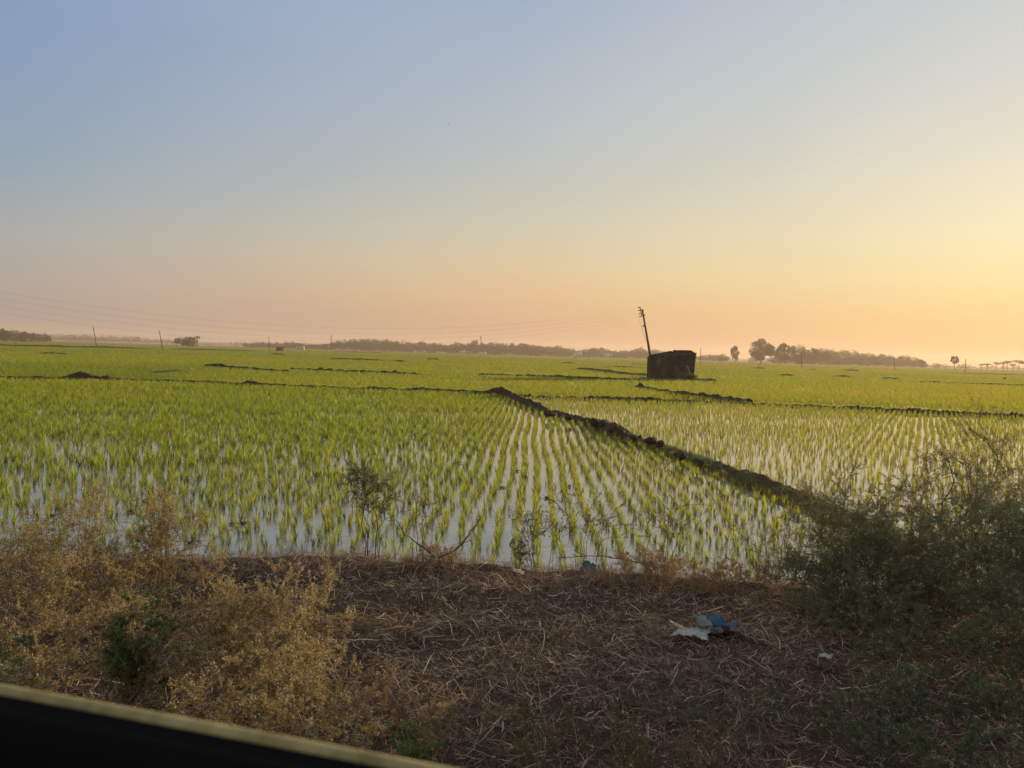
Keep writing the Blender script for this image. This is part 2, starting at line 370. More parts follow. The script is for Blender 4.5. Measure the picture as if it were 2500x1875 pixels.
# bunds farther out
bund([gp(505, 896), gp(560, 899), gp(640, 905), gp(700, 909)], .55, .20, 27, M_mud, .7, lumps=[(.1, 1.5, .16)])
bund([gp(712, 903), gp(760, 905), gp(850, 909), gp(940, 912), gp(1030, 917)], .5, .20, 28, M_mud, .8)
bund([gp(1170, 917), gp(1260, 919), gp(1350, 923), gp(1480, 928), gp(1590, 931)], .6, .25, 29, M_mud, .6)
bund([gp(1415, 902), gp(1470, 907), gp(1530, 915), gp(1600, 921), gp(1640, 926)], .9, .36, 30, M_mudgrass, .5)
for i, (a, b, h) in enumerate([((790, 877), (950, 881), .5), ((960, 882), (985, 884), .5), ((1040, 877), (1070, 879), .6), ((660, 866), (700, 867), .6),
                               ((1900, 917), (1935, 919), .55), ((2032, 920), (2078, 922), .5), ((2150, 925), (2200, 927), .5), ((1370, 887), (1402, 888), .6), ((1480, 896), (1580, 899), .4),
                               ((-150, 842), (400, 853), 1.0), ((400, 853), (640, 858), .8), ((90, 864), (170, 866), .5), ((2050, 904), (2100, 906), .6), ((2180, 930), (2700, 951), .3),
                               ((1530, 890), (1600, 892), .4), ((380, 913), (440, 908), .28), ((2280, 911), (2520, 916), .5), ((800, 859), (950, 862), .9)]):
    bund([gp(*a), gp((a[0] + b[0]) / 2, (a[1] + b[1]) / 2 - .2), gp(*b)], .8 + h * .6, h * .68, 40 + i, M_mud, .4, step=.6, hmod=lambda t: np.clip(np.sin(np.pi * np.clip(t, .02, .98)) * 1.6, 0, 1))

def near_bund(x, y, extra=0.0, chunk=60000):
    out = np.zeros(len(x), bool)
    for C, w in BUNDS:
        m_ = (x > C[:, 0].min() - w - 1) & (x < C[:, 0].max() + w + 1) & (y > C[:, 1].min() - w - 1) & (y < C[:, 1].max() + w + 1)
        id_ = np.where(m_)[0]
        Cs = C[::max(1, int(.3 / max(.01, np.linalg.norm(C[1] - C[0]))))]
        for k in range(0, len(id_), chunk):
            ii = id_[k:k + chunk]
            d2 = np.full(len(ii), 1e9)
            A = Cs[:-1]; B = Cs[1:]
            for a_, b_ in zip(A, B):
                ab = b_ - a_; L2 = (ab ** 2).sum() + 1e-9
                t = np.clip(((x[ii] - a_[0]) * ab[0] + (y[ii] - a_[1]) * ab[1]) / L2, 0, 1)
                d2 = np.minimum(d2, (x[ii] - a_[0] - t * ab[0]) ** 2 + (y[ii] - a_[1] - t * ab[1]) ** 2)
            out[ii] |= d2 < (w * .8 + extra) ** 2
    return out

def tufts(pts, n, wd, seed, h0, h1, z0=.12, m_=None):
    r = np.random.default_rng(seed); C, s_ = poly_resample(pts, .05); k = r.integers(0, len(C) - 1, n); T = unit(np.gradient(C, axis=0))[k]; Nn = np.stack([-T[:, 1], T[:, 0]], 1)
    cl_ = Noise2(seed + 1, 8, 1, 8); off = r.uniform(-1, 1, n); xy = C[k] + Nn * (off * wd)[:, None] + r.normal(0, .03, (n, 2))
    keep = cl_(xy[:, 0], xy[:, 1]) > -.12; xy = xy[keep]; off = off[keep]; n = len(xy)
    a = r.uniform(0, 6.28, n); h = r.uniform(h0, h1, n); t = np.linspace(0, 1, 4); d = np.stack([np.cos(a), np.sin(a)], 1)
    P = np.zeros((n, 4, 3)); P[:, :, :2] = xy[:, None] + d[:, None] * (h * r.uniform(.2, .8, n))[:, None, None] * (t ** 1.6)[None, :, None]
    P[:, :, 2] = z0 * np.clip(1 - off ** 2, 0, 1)[:, None] + h[:, None] * (t - .2 * t ** 3)[None]
    side = np.stack([-np.sin(a), np.cos(a), a * 0], 1)
    V, F = strips(P, np.array([.8, 1, .7, .05])[None] * r.uniform(.0015, .0032, n)[:, None], side)
    return mesh_np("bund_grass", V, F, m_ or M_gleaf2, attrs={"rnd": np.repeat(r.beta(2, 2, n), 8)})
tag(tufts(c2, 26000, .50, 81, .03, .14), kind="stuff")
tag(tufts(c1, 7000, .5, 82, .04, .13, .1), kind="stuff")

# loose clods along the bund
def clod(seed, r):
    rr = np.random.default_rng(seed)
    import bmesh
    bm = bmesh.new(); bmesh.ops.create_icosphere(bm, subdivisions=3, radius=1)
    V = np.array([v.co[:] for v in bm.verts]); F = np.array([[v.index for v in f.verts] for f in bm.faces]); bm.free()
    k = rr.normal(0, 2.2, (9, 3)); p = rr.uniform(0, 6.28, 9)
    d = 1 + .10 * np.sin(V @ k.T * 1.4 + p).sum(1) / 1.6
    cut = rdir(9, rr)
    V = V * d[:, None]
    for c in cut:
        s_ = V @ c; o = np.clip(s_ - .74, 0, None); V = V - c * o[:, None] * .85
    return V * r * np.array([1.25, 1, .8]), F
clod_spots = [(1340, 1008, .17), (1352, 1007, .13), (1390, 1016, .13), (1455, 1030, .22), (1474, 1034, .26), (1500, 1046, .18), (1515, 1052, .15), (1590, 1074, .17), (1612, 1082, .14), (1660, 1112, .14), (1705, 1126, .14), (1545, 1064, .12)]
clod_lab = ["pair-leading mud clod nearest the mound on the lumpy bund", "smaller mud clod touching the first clod past the mound", "single mud clod on the bund between the mound and the big heap of clods",
 "left one of the two big mud clods heaped on the bund", "largest mud clod, right one of the two heaped on the bund", "mud clod just below the two big heaped clods", "mud clod second below the two big heaped clods",
 "flat mud clod at the corner where the dark bund bends", "small mud clod at the end of the dark lumpy bund", "mud clod at the start of the mossy bund stretch", "last mud clod, alone on the mossy bund", "small mud clod midway between the heap and the bend of the bund"]
for i, (px, py, r_) in enumerate(clod_spots):
    c = gp(px, py + 6, .2); V, F = clod(300 + i, r_)
    o = mesh_np("mud_clod", V, F, M_mud, smooth=True); o.location = (c.x, c.y, .20 + r_ * .25); o.rotation_euler = (0, 0, i * 1.3)
    tag(o, clod_lab[i], "clod", "mud clods on the bund")

# ------------------------------------------------------------------ rice
def rice_variant(seed, nb=15, h=.27):
    r = np.random.default_rng(seed)
    a = r.uniform(0, 2 * np.pi, nb); lean = r.uniform(.03, .55, nb) ** 1.2; hh = h * r.uniform(.55, 1.12, nb)
    base = np.stack([np.cos(a), np.sin(a), a * 0], 1) * r.uniform(0, .022, nb)[:, None]
    t = np.linspace(0, 1, 4)
    out = np.stack([np.cos(a), np.sin(a)], 1)
    P = np.zeros((nb, 4, 3)); P[:, :, :2] = base[:, None, :2] + out[:, None] * (hh * lean)[:, None, None] * (t ** 1.5)[None, :, None]
    P[:, :, 2] = hh[:, None] * (t[None] - .22 * lean[:, None] * t[None] ** 3) - .02
    w = .0037 * r.uniform(.7, 1.3, nb)[:, None] * np.array([.8, 1.15, .8, .06])[None]
    b = a + np.pi / 2 + r.normal(0, .7, nb); side = np.stack([np.cos(b), np.sin(b), b * 0], 1)
    V, F = strips(P, w, side)
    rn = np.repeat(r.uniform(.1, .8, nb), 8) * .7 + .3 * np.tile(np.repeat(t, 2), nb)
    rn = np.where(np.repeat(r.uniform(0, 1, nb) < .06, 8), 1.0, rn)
    return V, F, rn
NV = 12
rice_me = []
for k in range(NV):
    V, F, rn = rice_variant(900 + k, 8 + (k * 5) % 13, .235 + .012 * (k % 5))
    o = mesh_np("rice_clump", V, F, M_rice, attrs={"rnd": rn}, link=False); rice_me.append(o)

ROWANG = math.radians(1.7)
def rows_points(ang, x0, x1, y0, y1, rs, ps, jit, seed, wob=.10):
    r = np.random.default_rng(seed)
    c, s_ = math.cos(ang), math.sin(ang)
    R_ = max(abs(x0), abs(x1), abs(y0), abs(y1)) * 1.5
    u = np.arange(-R_, R_, rs); v = np.arange(-R_ * .2 if y0 >= 0 else -R_, R_, ps)
    U, Vv = np.meshgrid(u, v); U = U.ravel(); Vv = Vv.ravel()
    X = U * c + Vv * s_; Y = -U * s_ + Vv * c
    k = (X > x0 - 1) & (X < x1 + 1) & (Y > y0 - 1) & (Y < y1 + 1); X = X[k]; Y = Y[k]
    nw = Noise2(seed + 7, 8, .15, 1.2)
    X = X + wob * nw(X, Y) + r.normal(0, 1, len(X)) * jit; Y = Y + r.normal(0, 1, len(Y)) * ps * .3
    k = (X > x0) & (X < x1) & (Y > y0) & (Y < y1)
    return X[k], Y[k]
# side of the diagonal bund: left field / right field
cl = np.array([[p.x, p.y] for p in (c1 + c2[1:])]); o_ = np.argsort(cl[:, 1]); cl = cl[o_]
def bund_x(y): return np.interp(y, cl[:, 1], cl[:, 0])
gapn = Noise2(77, 9, .5, 4); gapn2 = Noise2(78, 6, .08, .5)
pts = []   # (x,y,sx,sz,tint)
def inview(x, y, mrg=60):
    px, py = proj(x, y, x * 0); return (px > -mrg - 200) & (px < W0 + mrg + 200)
# near left field
X, Y = rows_points(ROWANG, -38, 12, 8.75, 52, .285, .125, .030, 5, .22)
k = (X < bund_x(Y)) & inview(X, Y); X, Y = X[k], Y[k]
r5 = np.random.default_rng(55)
lf = np.clip((1.2 - X) / 3.0, 0, 1); near0 = np.clip((12 - Y) / 3, 0, 1)
X = X + r5.normal(0, .05, len(X)) * lf
keep = r5.uniform(size=len(X)) > np.clip(.09 + .16 * lf + .25 * near0 + .45 * np.clip(gapn(X, Y) * 2, 0, 1) * lf + .10 * (Y < 9.9) + .14 * np.clip((X - 1) / 2, 0, 1), 0, .8)
X, Y, lf = X[keep], Y[keep], lf[keep]
sc = .88 + .26 * lf * np.clip((Y - 10) / 6, 0, 1) + r5.normal(0, .17, len(X)) + .10 * gapn(X * 1.3 + 5, Y)
near = np.clip((12.5 - Y) / 3.5, 0, 1); sc -= .07 * near
tn = np.clip(.08 + .25 * gapn2(X, Y) + r5.normal(0, .10, len(X)) , 0, 1)
pts.append(np.stack([X, Y, sc * .96, sc, tn], 1))
# near right field, thinner and yellower
X, Y = rows_points(math.radians(28), 0, 48, 9.3, 50, .25, .17, .042, 6)
k = (X > bund_x(Y)) & inview(X, Y); X, Y = X[k], Y[k]
keep = r5.uniform(size=len(X)) > .22 + .35 * np.clip(gapn(X, Y) * 2, 0, 1); X, Y = X[keep], Y[keep]
sc = .90 + r5.normal(0, .12, len(X)); tn = np.clip(.22 + .15 * gapn2(X, Y) + r5.normal(0, .12, len(X)), 0, 1)
pts.append(np.stack([X, Y, sc * .75, sc, tn], 1))
# beyond, density falling with distance while the clumps widen
def ring(y0, y1, s, seed, jit=.3):
    r = np.random.default_rng(seed)
    X, Y = rows_points(math.radians(8), -y1 * .78, y1 * .78, y0, y1, .285 * s, .17 * s, .12 * s, seed)
    k = inview(X, Y) & (r.uniform(size=len(X)) > .05); X, Y = X[k], Y[k]
    sc = 1.05 + r.normal(0, .12, len(X))
    return X, Y, sc * s ** .92, sc * (1 + .0 * s)
for (y0, y1, s, sd) in [(46, 70, 1.2, 31), (70, 110, 1.9, 32), (110, 170, 3.0, 33), (170, 280, 5.0, 34), (280, 480, 8.5, 35), (480, 1000, 15.0, 36)]:
    X, Y, sx, sz = ring(y0, y1, s, sd)
    px, py = proj(X, Y, X * 0)
    if y0 == 46:      # beyond the two near bunds only
        yb = np.where(px < 1235, np.interp(px, [-260, 0, 300, 600, 1000, 1240], [gp(-260, 921).y, gp(0, 926).y, gp(300, 931).y, gp(600, 943).y, gp(1000, 957).y, gp(1240, 968).y]), 0)
        k = np.where(px < 1235, Y > yb, Y > 48.5) & (Y > 49.5 - 3 * (px < 400) ) ; k = (Y > np.where(px < 1235, yb, 50))
        X, Y, sx, sz, px, py = X[k], Y[k], sx[k], sz[k], px[k], py[k]
    r = np.random.default_rng(sd + 100)
    big = gapn2(X * .25, Y * .6)
    base = np.clip((px - 300) / 2200, 0, 1)
    tn = .06 + .30 * base + .22 * big + r.normal(0, .08, len(X)) + .15 * gapn2(X * 1.5 + 40, Y * .4)
    # a lush darker field on the left behind the long bund
    lu = np.clip((560 + 90 * gapn2(X * .3 + 9, Y * .3) + (905 - py) * 4 - px) / 120, 0, 1) * np.clip((py - 880 - px * .02) / 16, 0, 1) * (py < 945)
    tn = np.clip(tn, 0, 1) * (1 - lu) - (.38 + .2 * big) * lu
    pts.append(np.stack([X, Y, sx, sz, tn], 1))
# strips between the near fields' end (50 m) and the right-hand bund
X, Y = rows_points(math.radians(10), -2, 48, 42, 50.5, .285, .17, .05, 8)
pr = np.concatenate(pts)
pr = pr[~near_bund(pr[:, 0], pr[:, 1], .02)]
# keep the hut's footing and the mound free
hx, hy = 19.6, 95.5
pr = pr[~((np.abs(pr[:, 0] - hx) < 4.6) & (np.abs(pr[:, 1] - hy) < 4.6))]
print("rice points", len(pr))
# the 300 clumps that show largest become objects of their own
px, py = proj(pr[:, 0], pr[:, 1], pr[:, 0] * 0)
vis = (px > 10) & (px < 1900) & (py < 1385)
size = np.where(vis, 1 / pr[:, 1], 0); order = np.argsort(-size)
ind = order[:300]; rest = np.setdiff1d(np.arange(len(pr)), ind)
ri = np.random.default_rng(99)
for q, k in enumerate(ind):
    x, y, sx, sz, tn = pr[k]
    src = rice_me[q % NV]
    o = src if q < NV else src.copy()
    COL.objects.link(o)
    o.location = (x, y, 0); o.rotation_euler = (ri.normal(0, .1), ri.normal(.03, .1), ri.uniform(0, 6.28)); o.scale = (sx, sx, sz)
    tag(o, "young green rice clump standing in the water in the front rows by the bank", "rice plant", "rice clumps in the front rows")

Vp = np.stack([pr[rest, 0], pr[rest, 1], pr[rest, 0] * 0], 1)
me = bpy.data.meshes.new("rice_crop"); me.vertices.add(len(Vp)); me.vertices.foreach_set("co", Vp.astype(np.float32).ravel())
def fattr(n_, a): t_ = me.attributes.new(n_, 'FLOAT', 'POINT'); t_.data.foreach_set("value", np.asarray(a, np.float32))
fattr("sx", pr[rest, 2]); fattr("sz", pr[rest, 3]); fattr("tint", pr[rest, 4]); fattr("rx", ri.normal(0, .12, len(rest)) * (pr[rest, 2] < 1.6)); fattr("ry", ri.normal(.04, .12, len(rest)) * (pr[rest, 2] < 1.6)); fattr("rz", ri.uniform(0, 6.28, len(rest)))
t_ = me.attributes.new("vi", 'INT', 'POINT'); t_.data.foreach_set("value", ri.integers(0, NV, len(rest)).astype(np.int32))
crop = bpy.data.objects.new("rice_crop", me); COL.objects.link(crop); tag(crop, kind="stuff")
ng = bpy.data.node_groups.new("plant_rice", 'GeometryNodeTree')
ng.interface.new_socket("Geometry", in_out='INPUT', socket_type='NodeSocketGeometry')
ng.interface.new_socket("Geometry", in_out='OUTPUT', socket_type='NodeSocketGeometry')
gi = ng.nodes.new('NodeGroupInput'); go = ng.nodes.new('NodeGroupOutput')
iop = ng.nodes.new('GeometryNodeInstanceOnPoints'); jn = ng.nodes.new('GeometryNodeJoinGeometry')
for o in reversed(rice_me):
    oi = ng.nodes.new('GeometryNodeObjectInfo'); oi.inputs['Object'].default_value = o; oi.transform_space = 'ORIGINAL'
    g2 = ng.nodes.new('GeometryNodeGeometryToInstance'); ng.links.new(oi.outputs['Geometry'], g2.inputs[0]); ng.links.new(g2.outputs[0], jn.inputs[0])
def na(name, typ='FLOAT'):
    a = ng.nodes.new('GeometryNodeInputNamedAttribute'); a.data_type = typ; a.inputs['Name'].default_value = name; return a.outputs['Attribute']
cxyz = ng.nodes.new('ShaderNodeCombineXYZ'); ng.links.new(na('sx'), cxyz.inputs[0]); ng.links.new(na('sx'), cxyz.inputs[1]); ng.links.new(na('sz'), cxyz.inputs[2])
crot = ng.nodes.new('ShaderNodeCombineXYZ'); ng.links.new(na('rz'), crot.inputs[2]); ng.links.new(na('rx'), crot.inputs[0]); ng.links.new(na('ry'), crot.inputs[1])
ng.links.new(gi.outputs[0], iop.inputs['Points']); ng.links.new(jn.outputs[0], iop.inputs['Instance'])
iop.inputs['Pick Instance'].default_value = True
ng.links.new(na('vi', 'INT'), iop.inputs['Instance Index']); ng.links.new(crot.outputs[0], iop.inputs['Rotation']); ng.links.new(cxyz.outputs[0], iop.inputs['Scale'])
ng.links.new(iop.outputs[0], go.inputs[0])
md = crop.modifiers.new("plants", 'NODES'); md.node_group = ng

# ------------------------------------------------------------------ dry straw lying on the bank
def straw_layer(name, n, seed, x0, x1, y0, y1, ln, w, up, rn=(0, 1), m=M_straw, dens=None):
    r = np.random.default_rng(seed)
    x = r.uniform(x0, x1, n); y = r.uniform(y0, y1, n)
    if dens is not None:
        k = r.uniform(size=n) < dens(x, y); x, y = x[k], y[k]; n = len(x)
    z = bank_z(x, y)
    k = z > .06; x, y, z = x[k], y[k], z[k]; n = len(x)
    a = r.uniform(0, 2 * np.pi, n); l_ = r.uniform(*ln, n) * r.uniform(.5, 1, n)
    el = np.abs(r.normal(0, up, n))
    K = 5; t = np.linspace(-.5, .5, K)
    d = np.stack([np.cos(a) * np.cos(el), np.sin(a) * np.cos(el), np.sin(el)], 1)
    sd = np.stack([-np.sin(a), np.cos(a), a * 0], 1)
    curl = r.normal(0, .13, n); kink = r.normal(0, .018, (n, K)) + .16 * (r.uniform(size=(n, 1)) < .12) * np.abs(t)[None]
    P = np.stack([x, y, z + r.uniform(-.005, .045, n) + np.abs(l_ * np.sin(el) * .5)], 1)[:, None] + d[:, None] * (t[None] * l_[:, None])[..., None] + sd[:, None] * ((curl[:, None] * (t ** 2)[None] * 2 + kink) * l_[:, None])[..., None]
    P[:, :, 2] += (r.normal(0, .10, n)[:, None] * l_[:, None]) * (.25 - t[None] ** 2) + r.normal(0, .004, (n, K))
    ww = r.uniform(.4, 1, n)[:, None] * w * np.array([.6, 1, 1, .9, .3])[None]
    side = unit(np.cross(d, np.stack([r.normal(0, .5, n), r.normal(0, .5, n), np.ones(n)], 1)))
    V, F = strips(P, ww, side)
    rr = np.repeat(np.clip(r.beta(.9, 2.0, n), 0, 1) * (rn[1] - rn[0]) + rn[0], K * 2)
    return V, F, rr
nD = Noise2(91, 8, .7, 5)
def hollow(x, y): return np.exp(-(((x + 2.6) / 1.2) ** 2 + ((y - 7.0) / .7) ** 2))
parts = [straw_layer("a", 120000, 1, -7, 7.5, 2.6, 9.0, (.03, .15), .0024, .30, dens=lambda x, y: np.clip(.75 + .5 * nD(x, y) - .55 * hollow(x, y), .05, 1)),
         straw_layer("b", 22000, 2, -7, 7.5, 2.6, 8.9, (.10, .32), .0026, .30, (.15, 1.1), dens=lambda x, y: .9 - .5 * hollow(x, y)),
         straw_layer("c", 1500, 3, -5, 6, 3.0, 8.6, (.06, .24), .0032, .4, (.6, 1.15)),
         straw_layer("d", 20000, 4, -7, 7.5, 7.5, 8.9, (.05, .26), .0022, .7, (0, .9)), straw_layer("e", 7000, 41, -6, 6, 2.8, 8.6, (.04, .16), .0026, .9, (.1, 1.1), dens=lambda x, y: np.clip(.2 + nD(x * 2, y * 2) * 1.5, 0, 1))]
off = 0; VV = []; FF = []; RR = []
for V, F, r_ in parts: VV.append(V); FF.append(F + off); RR.append(r_); off += len(V)
tag(mesh_np("dry_grass", np.concatenate(VV), np.concatenate(FF), M_straw, attrs={"rnd": np.clip(np.concatenate(RR), 0, 1)}), kind="stuff")
# matted, finer reddish weed litter along the water's edge
def litter(n, seed, x0, x1, y0, y1, hgt, dens=None):
    r = np.random.default_rng(seed); x = r.uniform(x0, x1, n); y = r.uniform(y0, y1, n)
    if dens is not None:
        k = r.uniform(size=n) < dens(x, y); x, y = x[k], y[k]; n = len(x)
    z = bank_z(x, y) + r.uniform(0, 1, n) ** 1.6 * hgt; k = z > .05
    C = np.stack([x, y, z], 1)[k]; n = len(C)
    U = rdir(n, r); Wv = unit(np.cross(U, rdir(n, r)))
    V, F = leaves(C, U, Wv, r.uniform(.010, .030, n), r.uniform(.003, .008, n))
    return V, F, np.repeat(r.beta(2, 2.6, n), 4)
V, F, r_ = litter(90000, 8, -7, 7, 2.8, 8.9, .09, dens=lambda x, y: np.clip(.35 + .6 * nD(x * 1.4 + 3, y * 1.4) + .5 * (y > 7.4) - .5 * hollow(x, y), .02, 1))
tag(mesh_np("leaf_litter", V, F, M_wleaf2, attrs={"rnd": r_}), kind="stuff")

# ------------------------------------------------------------------ bushes and weeds
def branchy(seed, r0, h, ns, spread=1.0, lean=(0, 0), sub=(7, 6), droop=.15, flat=1.0, sublen=(.16, .34), low=.10):
    r = np.random.default_rng(seed); K = 7; t = np.linspace(0, 1, K)
    a = r.uniform(0, 2 * np.pi, ns); q = np.sqrt(r.uniform(0, 1, ns))
    b = np.stack([np.cos(a) * q * r0 * .45, np.sin(a) * q * r0 * .45 * flat, a * 0], 1)
    a2 = a + r.normal(0, .35, ns); q2 = np.clip(q * r.uniform(.7, 1.15, ns), 0, 1.1)
    hh = h * np.sqrt(np.clip(1 - .72 * q2 ** 2, .08, 1)) * r.uniform(.72, 1.05, ns)
    e = np.stack([np.cos(a2) * q2 * r0 * spread + lean[0], np.sin(a2) * q2 * r0 * spread * flat + lean[1], hh], 1)
    P = b[:, None] * (1 - t)[None, :, None] + e[:, None] * t[None, :, None]
    P[:, :, 2] = hh[:, None] * (1 - (1 - t) ** 1.35)[None]
    P[:, :, :2] += r.normal(0, .02 * h, (ns, K, 2)) * (t * (1 - t) * 4)[None, :, None] + r.normal(0, .008 * h, (ns, K, 2)) * (t > 0)[None, :, None]
    lv = [(P, .0042 * (h / .9) ** .5 * (1 - .7 * t)[None] * r.uniform(.6, 1.2, ns)[:, None])]
    cur = P; L0 = sublen
    for s_, fac in zip(sub, (1.0, .5, .3)):
        n = len(cur); m_ = n * s_; par = np.repeat(np.arange(n), s_); u = r.uniform(low, 1, m_) ** .8
        Kp = cur.shape[1]; f = u * (Kp - 1); i0 = np.minimum(f.astype(int), Kp - 2); fr = (f - i0)[:, None]
        b = cur[par, i0] * (1 - fr) + cur[par, i0 + 1] * fr
        pd = unit(cur[par, i0 + 1] - cur[par, i0])
        d = unit(pd * .7 + rdir(m_, r) * .85 + np.array([0, 0, .25])); ln = r.uniform(L0[0], L0[1], m_) * h * fac
        K2 = 4; t2 = np.linspace(0, 1, K2)
        Q = b[:, None] + d[:, None] * (t2[None] * ln[:, None])[..., None] + r.normal(0, .05, (m_, K2, 3)) * ln[:, None, None] * (t2 > 0)[None, :, None]
        Q[:, :, 2] -= droop * ln[:, None] * (t2 ** 2)[None]; Q[:, :, 2] = np.maximum(Q[:, :, 2], .01)
        lv.append((Q, .0021 * (h / .9) ** .4 * fac ** .4 * (1 - .5 * t2)[None] * np.ones((m_, 1))))
        cur = Q
    return lv
def bush(name, label, cat, loc, r0, h, ns, nleaf, leafm, stemm, seed, group=None, flowers=0, leaf=(.006, .017), lw=.48, flm=None, link=True, zoff=None, rmul=1.0, fl_size=.010, **kw):
    r = np.random.default_rng(seed + 5)
    z = float(bank_z(np.array(loc[0]), np.array(loc[1]))) if zoff is None else zoff
    root = empty(name, (loc[0], loc[1], z - .02), label, cat, group)
    lv = branchy(seed, r0, h, ns, **kw)
    Vs = []; Fs = []; o_ = 0; R_ = []
    for (P, rad) in lv:
        V, F = tubes(P, rad * rmul, 3); Vs.append(V); Fs.append(F + o_); o_ += len(V)
        R_.append(np.repeat(r.uniform(0, 1, len(P)), P.shape[1] * 3))
    mesh_np("stem", np.concatenate(Vs), np.concatenate(Fs), stemm, root, attrs={"rnd": np.concatenate(R_)})
    pool = [p for p, _ in lv[1:]]
    def sample(n, tip=0):
        out = []
        w = np.array([len(p) * (1 + 1.5 * i) for i, p in enumerate(pool)], float); w /= w.sum()
        for p, ww in zip(pool, w):
            m_ = int(n * ww); k = r.integers(0, len(p), m_); u = r.uniform(.15 + tip, 1, m_) * (p.shape[1] - 1); i0 = np.minimum(u.astype(int), p.shape[1] - 2); fr = (u - i0)[:, None]
            out.append(p[k, i0] * (1 - fr) + p[k, i0 + 1] * fr)
        return np.concatenate(out)
    if nleaf:
        C = sample(nleaf); C += r.normal(0, .006 * max(1, h), C.shape); C[:, 2] = np.maximum(C[:, 2], .005); n = len(C)
        U = unit(rdir(n, r) + np.array([0, 0, .3])); Wv = unit(np.cross(U, rdir(n, r))); ln = r.uniform(leaf[0], leaf[1], n)
        V, F = leaves(C, U, Wv, ln, ln * lw * r.uniform(.6, 1.3, n))
        nb = Noise2(seed + 9, 8, 2.0 / max(r0, .3), 9)
        rv = np.clip(r.beta(2.2, 2.6, n) + .16 * nb(C[:, 0] + C[:, 2], C[:, 1] - C[:, 2]), 0, 1)
        mesh_np("foliage", V, F, leafm, root, attrs={"rnd": np.repeat(rv, 4)})
    if flowers:
        C = sample(flowers // 4, .6); C = np.repeat(C, 4, 0) + r.normal(0, .008, (len(C) * 4, 3)); C[:, 2] = np.maximum(C[:, 2], .01); n = len(C)
        # small octahedral heads
        d = np.array([(1, 0, 0), (0, 1, 0), (-1, 0, 0), (0, -1, 0), (0, 0, .8), (0, 0, -.8)], float)
        sz = r.uniform(.5, 1.2, n) * fl_size * .5
        V = C[:, None] + d[None] * sz[:, None, None]
        f = np.array([(0, 1, 4), (1, 2, 4), (2, 3, 4), (3, 0, 4), (1, 0, 5), (2, 1, 5), (3, 2, 5), (0, 3, 5)])
        F = (np.arange(n) * 6)[:, None, None] + f[None]
        mesh_np("flower_head", V.reshape(-1, 3), F.reshape(-1, 3), flm or M_flower, root, attrs={"rnd": np.repeat(r.uniform(0, 1, n), 6)})["kind"] = "stuff"
    return root
D = "dry weed"
bush("dry_weed_bush", "wide tangled golden brown weed bush at the left edge of the bank", "bush", (-3.85, 5.9), 1.1, .86, 40, 62000, M_wleaf, M_wstem, 1001, "dry golden bushes on the bank", 2600)
bush("dry_weed_bush", "tall loose golden bush with a bare pale stalk beside the eroded dark hollow", "bush", (-2.95, 6.5), .55, 1.05, 18, 18000, M_wleaf, M_wstem, 1002, "dry golden bushes on the bank", 1200, sublen=(.12, .26))
bush("dry_weed_bush", "rounded golden brown bush in the middle left, above the vehicle edge", "bush", (-1.55, 5.0), .52, .82, 34, 38000, M_wleaf, M_wstem, 1003, "dry golden bushes on the bank", 2800)
bush("dry_weed_bush", "low golden bush in the lower left corner behind the vehicle edge", "bush", (-2.6, 4.5), .85, .66, 28, 40000, M_wleaf, M_wstem, 1004, "dry golden bushes on the bank", 2200)
bush("dry_weed_bush", "golden weed bush full of tiny pale flowers low beside the vehicle edge", "bush", (-1.25, 4.05), .6, .60, 24, 28000, M_wleaf, M_wstem, 1005, "dry golden bushes on the bank", 3000)
bush("dry_weed_bush", "sparse reddish brown weed at the bottom, right of the vehicle edge", "bush", (-.45, 4.1), .62, .42, 16, 12000, M_wleaf2, M_wstem, 1006, "dry golden bushes on the bank", 700)
bush("dry_weed_bush", "brown low weed in the bottom middle with a few pale flowers", "bush", (.35, 3.95), .6, .34, 15, 15000, M_bleaf, M_wstem, 1007, "dull brown weeds at the bottom", 500)
bush("dry_weed_bush", "faint see-through dry bush reaching over the water at the far left", "bush", (-4.3, 7.3), .8, .95, 14, 6000, M_wleaf, M_wstem, 1008, "dry golden bushes on the bank", 700)
bush("reddish_weed", "matted reddish dry weed heap at the water edge right of centre", "weed", (1.35, 7.7), .62, .30, 20, 15000, M_wleaf2, M_wstem, 1010, "reddish weeds at the water edge", 0, sublen=(.3, .6))
bush("reddish_weed", "low reddish weed strip between the weed heap and the big green bush", "weed", (2.35, 7.55), .75, .26, 20, 15000, M_wleaf2, M_wstem, 1011, "reddish weeds at the water edge", 60, sublen=(.3, .6))
bush("reddish_weed", "small reddish tuft at the water edge left of centre", "weed", (-.75, 7.95), .35, .2, 14, 5000, M_wleaf2, M_wstem, 1012, "reddish weeds at the water edge", 0, sublen=(.3, .6))
bush("green_weed", "fresh green ferny weed between the two golden bushes", "weed", (-2.24, 4.6), .13, .72, 6, 6500, M_gleaf2, M_gstem, 1013, None, 0, leaf=(.012, .032), lw=.35)
bush("green_weed", "grey green leafy weed in the lower left corner by the vehicle edge", "weed", (-3.05, 4.35), .35, .62, 9, 6000, M_gleaf, M_gstem, 1014, None, 200, leaf=(.012, .030))
bush("green_weed", "small dark green upright sprig at the bottom, left of centre", "weed", (-.42, 3.72), .1, .40, 5, 2200, M_gleaf2, M_gstem, 1015, None, 0, leaf=(.010, .022))
bush("green_weed", "dark green leafy stalk under the rounded golden bush", "weed", (-1.28, 3.75), .14, .36, 5, 2600, M_gleaf2, M_gstem, 1016, None, 0, leaf=(.012, .028))
